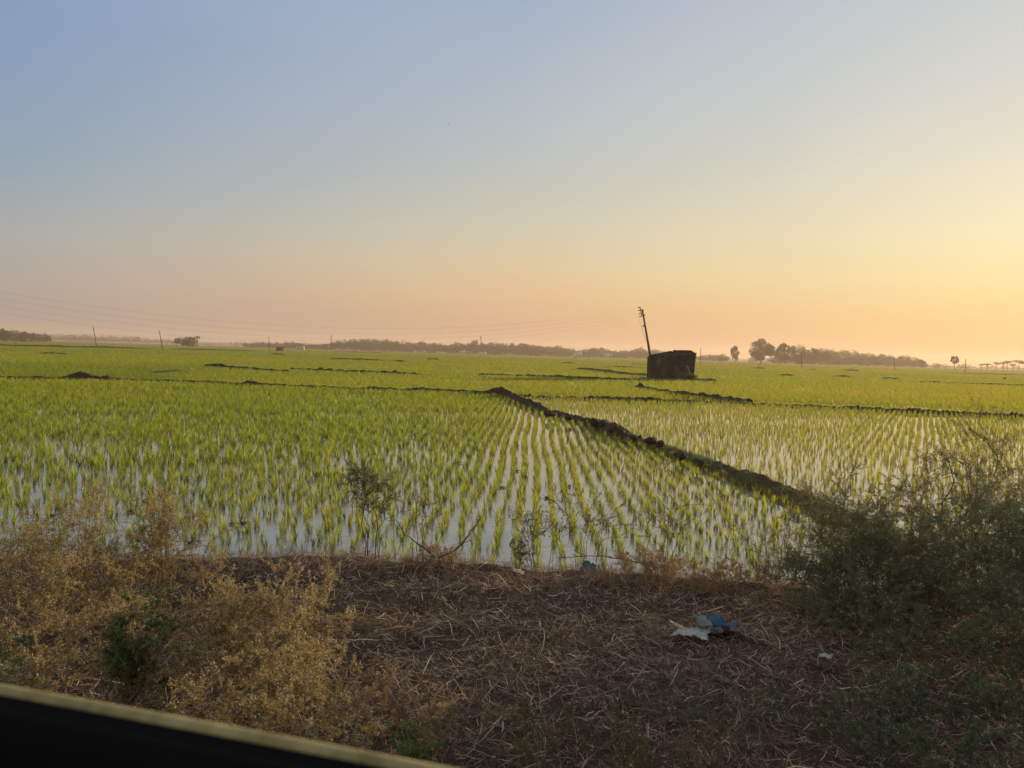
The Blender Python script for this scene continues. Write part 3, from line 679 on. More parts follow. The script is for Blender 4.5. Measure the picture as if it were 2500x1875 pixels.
# the large green thicket on the right
G = "dark green bushes on the right"
bush("green_bush", "tallest dark bush at the right edge, thin seed tips above the rice", "bush", (4.6, 7.6), 1.15, 1.55, 34, 59800, M_bleaf, M_gstem, 1101, G, 900)
bush("green_bush", "dark bush whose crown hides the end of the mossy bund", "bush", (3.55, 7.55), .85, 1.12, 30, 55200, M_bleaf, M_gstem, 1102, G, 700)
bush("green_bush", "grey green bush low at the end of the reddish weed strip", "bush", (2.95, 6.7), .70, .62, 28, 46800, M_gleaf, M_gstem, 1103, G, 700)
bush("green_bush", "broad grey green bush in the middle of the right thicket", "bush", (3.95, 6.35), 1.0, 1.12, 36, 94500, M_gleaf, M_gstem, 1104, G, 3600)
bush("green_bush", "grey green flowering bush at the right edge below the tallest bush", "bush", (4.2, 5.3), .85, .95, 30, 81000, M_gleaf, M_gstem, 1105, G, 3600)
bush("green_bush", "low grey green bush with pale sprigs near the lower right corner", "bush", (2.95, 5.15), .9, .60, 30, 65000, M_gleaf, M_gstem, 1106, G, 1800)
bush("green_bush", "dark bush filling the gap at the foot of the tallest bush", "bush", (4.25, 7.2), .8, .62, 26, 34000, M_bleaf, M_gstem, 1112, G, 300)
bush("green_bush", "pale flecked grey green bush between the reddish strip bush and the broad middle bush", "bush", (3.35, 6.75), .75, .95, 30, 52000, M_gleaf, M_gstem, 1113, G, 2400)
bush("green_bush", "low dark weeds in the lower right corner with tiny white flowers", "bush", (2.35, 4.25), .8, .36, 28, 44800, M_gleaf, M_gstem, 1107, G, 700)
bush("green_bush", "thin dark bush leaning over the water behind the right thicket", "bush", (2.85, 8.05), .6, .75, 12, 5000, M_bleaf, M_gstem, 1108, G, 200)
bush("green_bush", "dense dark bush half cut by the right edge of the picture", "bush", (5.6, 6.6), 1.1, 1.35, 24, 52000, M_bleaf, M_gstem, 1109, G, 500)
bush("low_green_weed", "patch of dull green grass weed on the straw below the litter", "weed", (1.2, 4.9), .6, .14, 20, 3000, M_gleaf, M_gstem, 1110, None, 100, sublen=(.4, .9))
bush("low_brown_weed", "dull brown weed flat on the straw at the bottom right of centre", "weed", (1.1, 4.0), .55, .20, 16, 6000, M_wleaf2, M_gstem, 1111, None, 300, sublen=(.4, .9))
# slender plants standing against the water
bush("slender_weed", "tall feathery green plant with two dark stems standing against the water left of centre", "plant", (-1.42, 8.1), .30, 1.2, 5, 4200, M_gleaf, M_twig, 1201, None, 0, low=.35, rmul=1.15, sub=(14, 7), sublen=(.10, .28), leaf=(.010, .022))
bush("slender_weed", "thin see-through stalk right of the feathery plant", "plant", (-.92, 8.15), .22, .78, 4, 900, M_wleaf, M_twig, 1202, None, 0, low=.35, rmul=1.15, sub=(7, 4), sublen=(.1, .25))
TW = "bare twiggy plants at the water edge"
bush("twiggy_plant", "bare dark twigs with a few leaf tufts left of the teal bag", "plant", (.35, 8.05), .42, .62, 6, 700, M_gleaf, M_twig, 1203, TW, 0, low=.35, rmul=1.15, sub=(5, 4), sublen=(.3, .6), leaf=(.015, .03))
bush("twiggy_plant", "bare forked dark plant rising right behind the teal bag", "plant", (.82, 8.0), .30, .80, 5, 900, M_gleaf, M_twig, 1204, TW, 0, low=.35, rmul=1.15, sub=(5, 4), sublen=(.25, .5), leaf=(.015, .03))
bush("twiggy_plant", "upright dark twigs at the right of the reddish weed heap", "plant", (1.62, 8.0), .42, .78, 6, 420, M_gleaf, M_twig, 1205, TW, 0, low=.35, rmul=1.15, sub=(6, 4), sublen=(.25, .5), leaf=(.012, .026))
bush("leafy_seedling", "small dark leafy seedling at the water edge beside the pale dry leaf", "plant", (.12, 8.1), .16, .34, 6, 1100, M_gleaf, M_twig, 1206, None, 0, leaf=(.012, .028))
# bare seed stalks rising above the right bush
for i, (pp, lb) in enumerate([([(2330, 1290), (2420, 1180), (2440, 1120), (2400, 1070), (2368, 1046)], "tall bent seed stalk highest above the right bush"), ([(2300, 1230), (2330, 1180), (2318, 1130), (2296, 1108)], "shorter thick-tipped seed stalk left of the highest one")]):
    P = np.array([list(at(a, b, 7.3 + .1 * i)) for a, b in pp]); t = np.linspace(0, 1, 16); q_ = np.linspace(0, 1, len(P)); P = np.stack([np.interp(t, q_, P[:, k]) for k in range(3)], 1)
    rt = empty("seed_stalk", P[0], lb, "plant"); P = P - P[0]; P = np.vstack([[P[0][0], P[0][1], -.6], P])
    o = MB(); o.tube(P, np.linspace(.006, .0025, 17), 5, .4); o.build("stem", M_twig, rt)
    r = np.random.default_rng(60 + i); k = np.repeat(np.arange(9, 17), 5); C = P[k] + r.normal(0, .010, (len(k), 3)); V, F = leaves(C, rdir(len(k), r), rdir(len(k), r), r.uniform(.015, .035, len(k)), r.uniform(.010, .02, len(k)))
    mesh_np("seed_pod", V, F, M_twig, rt, attrs={"rnd": np.repeat(r.uniform(0, 1, len(k)), 4)})
# a low bent branch
def branch(name, label, pts, r0, seed, forks=6):
    r = np.random.default_rng(seed); o = MB(); pts = np.array(pts, float)
    t = np.linspace(0, 1, 14); s = np.linspace(0, 1, len(pts))
    P = np.stack([np.interp(t, s, pts[:, i]) for i in range(3)], 1) + r.normal(0, .006, (14, 3))
    o.tube(P, r0 * (1 - .7 * t), 6, .5)
    for k in range(forks):
        i = r.integers(4, 13); d = unit(P[i] - P[i - 1] + r.normal(0, .02, 3)) ; d = unit(d + rdir(1, r)[0] * .8 + np.array([0, 0, .4])); ln = r.uniform(.08, .22)
        o.tube(P[i] + np.outer(np.linspace(0, 1, 5), d) * ln + r.normal(0, .004, (5, 3)), np.linspace(r0 * .4, r0 * .1, 5), 4, .3)
    return tag(o.build(name, M_twig), label, "branch")
def bp(px, py, dz=0, Y=None):
    q = at(px, py, Y) if Y else gp(px, py, .45); return [q.x, q.y, q.z + dz]
branch("fallen_branch", "dark bare branch bending up to the right over the water, left of centre", [bp(1070, 1364, 0, 7.95), bp(1110, 1345, 0, 7.95), bp(1142, 1312, 0, 7.98), bp(1158, 1285, 0, 8.0), bp(1172, 1264, 0, 8.0)], .011, 1)
branch("fallen_branch", "dark bare branch bending up to the left from the same foot", [bp(1064, 1362, 0, 7.9), bp(1040, 1340, 0, 7.9), bp(1010, 1322, 0, 7.9), bp(985, 1300, 0, 7.9), bp(972, 1276, 0, 7.9)], .009, 2)
branch("fallen_branch", "thin dark branch lying sloped behind the teal bag", [bp(1600, 1385, 0, 7.9), bp(1560, 1372, 0, 7.9), bp(1500, 1362, 0, 7.9), bp(1440, 1358, 0, 7.95), bp(1360, 1362, 0, 7.95)], .009, 3, 9)

# ------------------------------------------------------------------ litter thrown on the bank
def sheet(name, outline, nx, ny, z0, bumps, m_, label, cat, thick=.004, seed=0, parent=None, ridge=None, group=None):
    """crumpled thin sheet of the given outline (4 corner points as world xy), with a real thickness"""
    r = np.random.default_rng(seed); o = np.array(outline, float)
    u, v = np.meshgrid(np.linspace(0, 1, nx), np.linspace(0, 1, ny))
    P = ((1 - u) * (1 - v))[..., None] * o[0] + (u * (1 - v))[..., None] * o[1] + (u * v)[..., None] * o[2] + ((1 - u) * v)[..., None] * o[3]
    nn = Noise2(seed + 3, 9, 8, 45)
    edge = ((u < .01) | (u > .99) | (v < .01) | (v > .99))
    P = P + (r.normal(0, .012, P.shape) * edge[..., None]) + .007 * np.stack([nn(P[..., 1] * 2, P[..., 0]), nn(P[..., 0], P[..., 1] * 2)], -1)
    Z = z0 + bumps * 1.5 * nn(P[..., 0], P[..., 1]) + r.normal(0, .004, u.shape) + (ridge(u, v) if ridge is not None else 0)
    Z = np.abs(Z - z0) * .8 + z0
    n = nx * ny; V = np.concatenate([np.concatenate([P, Z[..., None]], -1).reshape(-1, 3), np.concatenate([P, (Z - thick)[..., None]], -1).reshape(-1, 3)])
    i = np.arange(n).reshape(ny, nx)
    q = np.stack([i[:-1, :-1], i[:-1, 1:], i[1:, 1:], i[1:, :-1]], -1).reshape(-1, 4)
    ring_ = np.concatenate([i[0, :], i[1:, -1], i[-1, -2::-1], i[-2:0:-1, 0]]); rn_ = np.roll(ring_, -1)
    F = [q, q[:, ::-1] + n, np.stack([ring_, ring_ + n, rn_ + n, rn_], -1)]
    uu = np.tile(u.ravel(), 2)
    ob = mesh_np(name, V, np.concatenate(F), m_, parent, smooth=False, attrs={"rnd": uu, "vv": np.tile(v.ravel(), 2)})
    return tag(ob, label, cat, group) if not parent else ob
def cc(lst, z=.5): return [list(gp(a, b, z))[:2] for a, b in lst]
M_pw = mat("grey_woven_plastic", (.4, .4, .38), .6, .3, ramp=[(.3, (.16, .16, .15)), (.5, (.30, .305, .29)), (.8, (.44, .44, .42))], noise=(14, 6, 1), bump=(60, .4, .01), trans=.15)
M_blue = mat("blue_printed_film", (.02, .12, .22), .6, .15, ramp=[(.0, (.08, .10, .095)), (.42, (.12, .14, .12)), (.46, (.006, .02, .03)), (.52, (.006, .042, .075)), (1, (.006, .055, .10))], attr="rnd", noise=(9, 3, .25))
M_purple = mat("dull_purple_film", (.1, .1, .15), .6, .2, ramp=[(.3, (.022, .020, .042)), (.5, (.055, .05, .08)), (.7, (.10, .09, .12))], noise=(16, 4, 1))
M_dark = mat("black_film", (.012, .012, .015), .35, .5)
M_teal = mat("teal_film", (.03, .16, .17), .35, .5, ramp=[(.3, (.02, .11, .13)), (.7, (.07, .22, .24))], noise=(12, 4, 1), trans=.45, transcol=(.8, 1, 1))
M_pale = mat("pale_card", (.45, .38, .25), .8, .2, ramp=[(.3, (.26, .20, .12)), (.7, (.52, .44, .30))], noise=(12, 4, 1))
zb = .50
root = empty("plastic_wrapper", gp(1760, 1540, .42), "torn blue printed plastic wrapper lying on the straw", "wrapper")
def under(ob, root): ob.parent = root; ob.matrix_parent_inverse = Matrix.Translation(-Vector(root.location)); return ob
under(sheet("film_panel", cc([(1708, 1534), (1778, 1530), (1752, 1502), (1692, 1508)], .53), 22, 14, .54, .014, M_blue, None, None, seed=1, parent=root, ridge=lambda u, v: .03 * np.sin(v * 3.1)), root)
under(sheet("torn_corner", cc([(1706, 1550), (1766, 1552), (1766, 1534), (1712, 1535)], .45), 12, 8, .455, .02, M_dark, None, None, seed=2, parent=root), root)
sheet("plastic_packet", cc([(1768, 1536), (1806, 1549), (1800, 1516), (1758, 1522)], .5), 16, 12, .50, .04, M_purple, "crumpled dull purple packet beside the blue wrapper", "packet", seed=3, ridge=lambda u, v: .05 * np.sin(u * 3.1) * np.sin(v * 3.1))
sheet("woven_sack_piece", cc([(1638, 1554), (1726, 1564), (1732, 1538), (1658, 1535)], .50), 26, 14, .505, .014, M_pw, "torn grey woven sack piece in front of the blue wrapper", "sack", seed=4, ridge=lambda u, v: .025 * np.sin(u * 3.1))
a_, b_ = gp(1650, 1524, .52), gp(1676, 1538, .5)
o = MB(); q = (b_ - a_); Mx = Matrix.Translation((a_ + b_) / 2) @ q.to_track_quat('X', 'Z').to_matrix().to_4x4(); o.box(-q.length / 2, q.length / 2, -.018, .018, -.006, .006, Mx)
o.box(-q.length / 2 - .05, -q.length / 2 + .01, -.010, .010, -.005, .005, Mx)
tag(o.build("wood_splinter", M_pale), "pale split slat of wood sticking out behind the grey sack piece", "wood")
sheet("paper_scrap", cc([(2003, 1604), (2033, 1612), (2030, 1600), (2008, 1596)], .5), 10, 8, .50, .02, M_pw, "small pale scrap on the dark straw beside the right bushes", "scrap", seed=6)
sheet("dry_leaf", cc([(1251, 1398), (1282, 1408), (1276, 1400), (1254, 1388)], .45), 12, 6, .47, .03, M_pale, "curled pale dry leaf at the water edge beside the dark seedling", "leaf", seed=7)
# teal bag: a small crumpled inflated bag
import bmesh
bm = bmesh.new(); bmesh.ops.create_icosphere(bm, subdivisions=4, radius=1)
V = np.array([v.co[:] for v in bm.verts]); F = np.array([[v.index for v in f.verts] for f in bm.faces]); bm.free()
kk = np.random.default_rng(4).normal(0, 4.5, (12, 3)); d = 1 + .05 * np.sin(V @ kk.T).sum(1); V = V * d[:, None] * np.array([.10, .07, .115])
V[:, 0] += .25 * np.clip(V[:, 2], 0, 1); V[V[:, 2] < -.07, 2] = -.07
g_ = at(1434, 1398, 7.95); o = mesh_np("teal_plastic_bag", V, F, M_teal, smooth=True); o.location = (g_.x, g_.y, g_.z - .01)
tag(o, "small crumpled teal plastic bag caught in the twigs at the water edge", "bag")

# dark scraps and bent blades floating on the water
r = np.random.default_rng(70); n = 5200
x = r.uniform(-9, 7, n); y = 8.9 + r.uniform(0, 1, n) ** 1.6 * 14; a = r.normal(0, .35, n) + np.pi * (r.uniform(size=n) < .5); ln = r.uniform(.03, .16, n)
P = np.stack([x, y, x * 0 + .004], 1)[:, None] + (np.linspace(-.5, .5, 4)[None] * ln[:, None])[..., None] * np.stack([np.cos(a), np.sin(a), a * 0], 1)[:, None]
P[:, :, 1] += r.normal(0, .006, (n, 4)); P[:, :, 2] += r.uniform(0, .003, (n, 4))
V, F = strips(P, np.array([.6, 1, 1, .2])[None] * r.uniform(.001, .0022, n)[:, None], np.stack([-np.sin(a), np.cos(a), a * 0], 1))
tag(mesh_np("floating_blades", V, F, M_gstem, attrs={"rnd": np.repeat(r.uniform(0, 1, n), 8)}), kind="stuff")
spots = [(1226, 1190), (1120, 1130), (1265, 1150), (1178, 1118), (1280, 1165), (395, 1212), (355, 1222), (325, 1248), (570, 1280), (600, 1276), (372, 1205), (470, 1325), (1395, 1188), (1340, 1216), (135, 1258), (45, 1232), (1650, 1305), (915, 1108), (1320, 1300), (1015, 1370)]
lab = ["darkest clump of rotting leaves between the rice rows straight below the mound", "rotting leaf scrap in the gap above the darkest clump", "leaf scrap right of the darkest clump", "tiny scrap in the bright water gap, farthest of the central ones", "leaf scrap just under the one right of the darkest clump",
 "large dark scrap in the left rows, centre of three", "dark scrap in the left rows, left of three", "round dark scrap alone below the three left ones", "flat dark scrap near the left water edge", "forked scrap beside the flat dark one", "dark scrap topmost in the left rows", "bent black scrap in the open water by the golden bush",
 "brown scrap touching a row right of the central water lanes", "small scrap in the lane left of the brown one", "scrap in the far left rows, lower", "scrap in the far left rows, upper", "leaf scrap in front of the teal bag's right side rows", "scrap in the left centre rows, alone", "scrap in the wide lane above the bare twigs", "scrap in front of the bending branch"]
for i, (px, py) in enumerate(spots):
    r = np.random.default_rng(500 + i); c = gp(px, py, .012); k = r.integers(5, 10)
    C = r.normal(0, .034, (k, 3)) * np.array([1.3, 1, .3]); C[:, 2] = np.abs(C[:, 2])
    V, F = leaves(C, unit(rdir(k, r) * np.array([1, 1, .45])), unit(rdir(k, r) * np.array([1, 1, .4])), r.uniform(.07, .15, k), r.uniform(.03, .06, k))
    o = mesh_np("rotting_leaf_clump", V, F, M_twig, attrs={"rnd": np.repeat(r.uniform(0, .5, k), 4)}); o.location = c; tag(o, lab[i], "dead leaves", "rotting leaf clumps in the water")

# ------------------------------------------------------------------ ruined hut and the leaning pole
M_wall = mat("dark_plaster", (.06, .05, .04), .95, .1, ramp=[(.36, (.009, .0085, .008)), (.52, (.020, .019, .017)), (.62, (.050, .048, .044)), (.72, (.11, .105, .098))], noise=(.55, 9, 1), bump=(5, .7, .06))  # blackish plaster mottled with paler grey patches
M_slab = mat("broken_concrete", (.07, .06, .05), .95, .1, ramp=[(.35, (.012, .010, .008)), (.7, (.035, .029, .024))], noise=(1.2, 7, 1), bump=(6, .7, .05))
M_pole = mat("concrete_pole", (.09, .06, .045), .85, .2, ramp=[(.3, (.055, .036, .028)), (.7, (.12, .085, .062))], noise=(1.5, 6, 1))
M_steel = mat("rusty_steel", (.05, .035, .03), .7, .4)
M_porc = mat("dark_insulator", (.05, .03, .025), .3, .5)
M_line = mat("pale_root", (.35, .32, .27), .8, .2)
cA = Vector((18.55, 91.5)); cL = Vector((16.75, 95.8)); cR = Vector((22.25, 94.2)); cB = cL + cR - cA
hut = empty("ruined_hut", (19.5, 94, 0), "dark roofless ruined hut of patchy plaster walls in the rice field beside the leaning pole", "hut")
def wallq(name, a, b, ha, hb, th, m_, seed, lean=(0, 0), nx=26, nz=20, notch=None, inward=None):
    d = (b - a); L_ = d.length; d = d / L_; nrm = Vector((d.y, -d.x)) if inward is None else inward
    r = np.random.default_rng(seed); nn = Noise2(seed, 10, .8, 9); n2 = Noise2(seed + 1, 8, 1.2, 10)
    u, w = np.meshgrid(np.linspace(0, 1, nx), np.linspace(0, 1, nz))
    top = ha + (hb - ha) * u + .07 * n2(u * L_, u * 0)
    if notch is not None: top = top + notch(u)
    Z = w * top; X0 = a.x + d.x * u * L_ + lean[0] * w ** 1.5; Y0 = a.y + d.y * u * L_ + lean[1] * w ** 1.5
    bmp = .035 * nn(u * L_, Z)
    Fr = np.stack([X0 + nrm.x * bmp, Y0 + nrm.y * bmp, Z], -1); Bk = np.stack([X0 - nrm.x * th, Y0 - nrm.y * th, Z], -1)
    n = nx * nz; i = np.arange(n).reshape(nz, nx); q = np.stack([i[:-1, :-1], i[:-1, 1:], i[1:, 1:], i[1:, :-1]], -1).reshape(-1, 4)
    ring_ = np.concatenate([i[0, :], i[1:, -1], i[-1, -2::-1], i[-2:0:-1, 0]]); rn_ = np.roll(ring_, -1)
    V = np.concatenate([Fr.reshape(-1, 3), Bk.reshape(-1, 3)]) - np.array(hut.location)
    return mesh_np(name, V, np.concatenate([q, q[:, ::-1] + n, np.stack([ring_, ring_ + n, rn_ + n, rn_], -1)]), m_, hut)
ux = (cA - cL).normalized(); uy = (cR - cA).normalized()
wallq("wall", cL, cA - ux * .0, 2.80, 3.12, .28, M_wall, 61)
wallq("wall", cA + uy * .0 + ux * .03, cR + ux * .03, 3.10, 3.45, .28, M_wall, 62, lean=(.22, .1))
sm = lambda t: np.clip(t, 0, 1) ** 2 * (3 - 2 * np.clip(t, 0, 1))
wallq("wall", cR - uy * .28, cB - uy * .28, 3.36, 3.40, -.28, M_slab, 63, lean=(.2, 0), inward=Vector((uy.x, uy.y)), notch=lambda u: .36 * sm(u / .25))
wallq("wall", cB + ux * .3, cL + ux * .3, 3.74, 3.0, .28, M_slab, 64, notch=lambda u: -.30 * np.exp(-((u - .10) / .05) ** 4))
# fallen roof slabs tilted on the walls
def slab(name, pts, th, seed):
    pts = np.array(pts, float) - np.array(hut.location); r = np.random.default_rng(seed); nx, ny = 16, 10; nn = Noise2(seed, 9, 1, 8)
    u, v = np.meshgrid(np.linspace(0, 1, nx), np.linspace(0, 1, ny))
    P = ((1 - u) * (1 - v))[..., None] * pts[0] + (u * (1 - v))[..., None] * pts[1] + (u * v)[..., None] * pts[2] + ((1 - u) * v)[..., None] * pts[3]
    P = P + .05 * nn(u * 4, v * 4)[..., None] * np.array([1, 1, .6]); n = nx * ny; i = np.arange(n).reshape(ny, nx)
    q = np.stack([i[:-1, :-1], i[:-1, 1:], i[1:, 1:], i[1:, :-1]], -1).reshape(-1, 4)
    ring_ = np.concatenate([i[0, :], i[1:, -1], i[-1, -2::-1], i[-2:0:-1, 0]]); rn_ = np.roll(ring_, -1)
    V = np.concatenate([P.reshape(-1, 3), (P - np.array([0, 0, th])).reshape(-1, 3)])
    return mesh_np(name, V, np.concatenate([q, q[:, ::-1] + n, np.stack([ring_, ring_ + n, rn_ + n, rn_], -1)]), M_slab, hut)
slab("fallen_slab", [(17.4, 95.4, 2.75), (19.0, 93.0, 2.95), (20.6, 95.0, 3.15), (18.9, 97.2, 3.25)], .12, 71)
o = MB(); rt = [at(px, py, 93.2) - hut.location for px, py in [(1675, 891), (1680, 897), (1684, 906), (1686.5, 915), (1687.5, 926)]]
rt = [Vector((p.x, p.y - (93.2 - (cA.y + (cR.y - cA.y) * ((p.x + hut.location.x - cA.x) / (cR.x - cA.x)))) * 0 , p.z)) for p in rt]
def onwall(p, off=.16):
    X = p.x + hut.location.x; t = (X - cA.x) / (cR.x - cA.x); return [p.x, cA.y + (cR.y - cA.y) * t - hut.location.y - off, p.z]
o.tube([onwall(p) for p in rt], [.03, .04, .05, .055, .06], 6, .5); o.build("climbing_root", M_line, hut)
# footing of earth and weeds round the hut
BU = bund([(15.6, 92.6), (17.6, 90.7), (18.8, 90.2), (21.2, 91.9), (23.0, 93.0), (24.4, 93.6)], 1.0, .30, 75, M_mudgrass, .35, step=.2)
bush("weed_patch", "low green weeds growing at the foot of the ruined hut", "weed", (20.7, 91.9), 1.7, .5, 40, 7000, M_gleaf2, M_gstem, 1300, None, 0, leaf=(.05, .16), zoff=.30, flat=.35, sublen=(.3, .6))

def tube_obj(name, pts, rad, m_, parent=None, sides=10, smooth=True):
    o = MB(); o.tube([list(p) for p in pts], rad, sides, .5); ob = o.build(name, m_, None, smooth)
    if parent: under(ob, parent)
    return ob
pb = Vector((at(1597, 930, 98.5).x, 98.5, 0)); pt = at(1568.5, 758, 98.0)
pole = empty("leaning_utility_pole", pb, "dark concrete utility pole leaning left out of the ruined hut, wires at its top", "pole")
tube_obj("pole_shaft", [pb, pb.lerp(pt, .35), pb.lerp(pt, .7), pt], [.19, .165, .13, .105], M_pole, pole)
tube_obj("pole_cap", [pt - Vector((0, 0, .02)), pt + Vector((0, 0, .14))], [.15, .13], M_steel, pole)
b0, b1 = at(1562.3, 749, 98), at(1567, 772, 98)
o = MB(); q = b1 - b0; o.box(-q.length / 2, q.length / 2, -.05, .05, -.05, .05, Matrix.Translation((b0 + b1) / 2) @ q.to_track_quat('X', 'Z').to_matrix().to_4x4()); under(o.build("wire_bracket", M_steel), pole)
for px, py in [(1566, 757), (1569.5, 770)]:
    tube_obj("bracket_arm", [at(px - 2, py, 98), at(px + 5, py + .3, 98)], [.035, .035], M_steel, pole, 6)
ins = []
for px, py in [(1559.3, 750.5), (1560.2, 757.8), (1561.6, 765.2), (1563.2, 772.6)]:
    p = at(px, py, 98); ins.append(p)
    o = MB(); o.tube([[p.x - .09, p.y, p.z], [p.x - .03, p.y, p.z], [p.x + .03, p.y, p.z], [p.x + .09, p.y, p.z]], [.05, .085, .085, .05], 10); under(o.build("insulator", M_porc, None, True), pole)
    tube_obj("insulator_pin", [p, p + Vector((.24, 0, -.01))], [.02, .02], M_steel, pole, 6)
p = at(1571, 796, 98.1); o = MB(); o.box(p.x - .1, p.x + .06, p.y - .1, p.y + .1, p.z - .09, p.z + .09); under(o.build("clamp", M_steel), pole)
p = at(1572.3, 769, 98.1); o = MB(); o.box(p.x - .06, p.x + .10, p.y - .1, p.y + .1, p.z - .05, p.z + .05); under(o.build("clamp", M_steel), pole)
gw = [at(1558.5, 767, 98), at(1562, 785, 98), at(1567, 800, 98), at(1570, 812, 98), at(1577, 835, 98)]
tube_obj("loose_wire", gw, [.014] * 5, M_steel, pole, 4)
M_wire = mat("power_wire", (.10, .085, .075), .6, .3)
endp = Vector((-55, 57, 0)); wl = ["uppermost power wire from the leaning pole", "second power wire from the top", "third power wire from the top", "lowest power wire from the leaning pole"]
for i, p in enumerate(ins):
    e_ = Vector((-54.5, 57.2, 8.85 - i * .52)); t = np.linspace(0, 1, 60)
    sag = 4.15 + i * .12
    P = np.array([[*(p.lerp(e_, k))] for k in t]); P[:, 2] -= 4 * sag * t * (1 - t)
    o = MB(); o.tube(P, np.full(60, .0045), 5, .5); tag(o.build("power_wire", M_wire), wl[i] + ", sagging away to the left", "wire", "power wires in the sky")

# ------------------------------------------------------------------ small things far out in the fields
def far_pole(px0, py0, px1, py1, r0, label, fork=False):
    b = gp(px0, py0); D_ = b.y; t = at(px1, py1, D_)
    rt = empty("utility_pole", b, label, "pole", "distant poles in the fields")
    tube_obj("pole_shaft", [b - Vector((0, 0, .1)), b.lerp(t, .5), t], [r0, r0 * .85, r0 * .7], M_pole, rt, 8)
    a = t + Vector((-.45, 0, -.35)); c = t + Vector((.45, 0, -.35)); tube_obj("cross_arm", [a, c], [.06, .06], M_steel, rt, 6)
    return rt
far_pole(236, 850, 228, 799, .17, "leaning far pole, nearest the left edge of the picture")
far_pole(397, 855, 389, 808, .17, "leaning far pole left of the small grove")
far_pole(659, 859, 656, 822, .15, "thin far pole beside the red brick pump house")
far_pole(1709, 891, 1711, 849, .15, "far pole just right of the ruined hut")
far_pole(1957.5, 899, 1957, 859, .17, "far pole in front of the long pale building")
far_pole(2184, 905, 2183, 872, .17, "far pole at the right end of the village trees")
far_pole(2355.5, 911, 2357.5, 877, .15, "far pole right of the lone slim tree, near the right edge")
# posts
for px, py, h_, lb in [(36, 850, 1.7, "short post in the field at the far left, right of nothing but the dark shed"), (1171.5, 872, 1.8, "short post standing before the white house in the middle"), (1803, 892, 1.8, "short post in the field left of the big round tree")]:
    b = gp(px, py); o = MB(); o.tube([[b.x, b.y, -.1], [b.x + .03, b.y, h_ * .5], [b.x - .05, b.y, h_]], [.11, .10, .09], 7, .5); o.tube([[b.x - .05, b.y, h_ * .8], [b.x + .45, b.y, h_ * .82]], [.06, .04], 5)
    tag(o.build("field_post", M_pole), lb.replace("right of nothing but", "right below"), "post")
M_brick = mat("red_brick", (.16, .05, .04), .9, .1, ramp=[(.35, (.05, .018, .016)), (.65, (.12, .045, .038))], noise=(.8, 6, 1))
M_pwall = mat("pale_plaster", (.5, .46, .4), .9, .1, ramp=[(.35, (.30, .28, .25)), (.65, (.50, .48, .43))], noise=(.5, 5, 1))
M_roofd = mat("dark_roof", (.04, .035, .03), .9, .1)
M_tin = mat("tin_roof", (.3, .28, .26), .5, .4, ramp=[(.35, (.16, .13, .11)), (.65, (.30, .28, .26))], noise=(.4, 5, 1))
M_open = mat("dark_opening", (.012, .012, .012), .9, .1)
def small_house(name, label, px, pyb, w_px, h_px, m_wall, m_roof, windows=2, depth=.8, pitch=.0, rz=.15, cat="house", group=None, door=True, over=.3, parapet=False):
    b = gp(px, pyb); s = b.y / FPX; w = w_px * s; h = h_px * s; d = w * depth
    rt = empty(name, b, label, cat, group, rz)
    o = MB(); t = .25
    o.box(-w / 2, w / 2, 0, d, -.1, h); ob = o.build("wall", m_wall, rt)
    o = MB()
    if pitch > 0:
        V = [(-w / 2 - over, -over, h + .01), (w / 2 + over, -over, h + .01), (w / 2 + over, d + over, h + .01), (-w / 2 - over, d + over, h + .01), (-w / 2 - over, d / 2, h + pitch * s), (w / 2 + over, d / 2, h + pitch * s)]
        o.add(V, [(0, 1, 5, 4), (3, 4, 5, 2), (0, 3, 2, 1)]); o.F.setdefault(3, []).append(np.array([(0, 4, 3), (1, 2, 5)]) + 0)
    else:
        o.box(-w / 2 - over, w / 2 + over, -over, d + over, h + .01, h + .01 + max(.15, .03 * w))
        if parapet: o.box(-w * .18, w * .18, d * .2, d * .6, h + .2 + .03 * w, h + h * .45)
    o.build("roof", m_roof, rt)
    for k in range(windows):
        x = (-w / 2 + w * (k + .75) / (windows + .5)); o = MB(); o.box(x - w * .05, x + w * .05, -.04, .1, h * .42, h * .72); o.build("window", M_open, rt)
    if door: o = MB(); o.box(w * .32, w * .42, -.05, .1, 0, h * .66); o.build("door", M_open, rt)
    return rt
small_house("brick_pump_house", "small dark red brick pump house far out on the left", 680, 857.5, 15, 10, M_brick, M_roofd, 1, .8, 0, -.35, "pump house", None, False, .15)
small_house("field_shed", "dark shed with one pale sunlit wall at the far left of the fields", 54, 834.5, 19, 8, M_roofd, M_roofd, 1, .6, 2, -.4, "shed", None, False, .2)
VH = "village houses under the trees"
small_house("house", "white house with a stepped roof block among the middle trees", 1133, 864.5, 21, 7, M_pwall, M_pwall, 3, .5, 0, .1, "house", VH, True, .3, True)
small_house("house", "low pale house right of the stepped white house", 1177, 866, 17, 5, M_pwall, M_tin, 2, .5, 2, -.1, "house", VH)
small_house("house", "tall narrow white house left of the ruined hut", 1411, 873.5, 18, 13, M_pwall, M_pwall, 2, .6, 0, .2, "house", VH)
small_house("house", "low pale house between the tall white house and the ruined hut", 1482, 874.5, 24, 9, M_pwall, M_tin, 3, .5, 3, .0, "house", VH)
small_house("house", "pale house nearly hidden in the haze left of the middle", 732, 854, 18, 6, M_pwall, M_tin, 2, .5, 3, .0, "house", VH)
small_house("house", "white square house behind the right village trees", 1936, 886, 13, 16, M_pwall, M_pwall, 2, .7, 0, .2, "house", VH)
small_house("house", "long pale house with a white verandah right of the square one", 1982, 887, 44, 11, M_pwall, M_tin, 5, .3, 3, .0, "house", VH)
small_house("house", "small pale house under the big round tree", 1840, 884.5, 18, 8, M_pwall, M_tin, 2, .6, 2, .1, "house", VH)
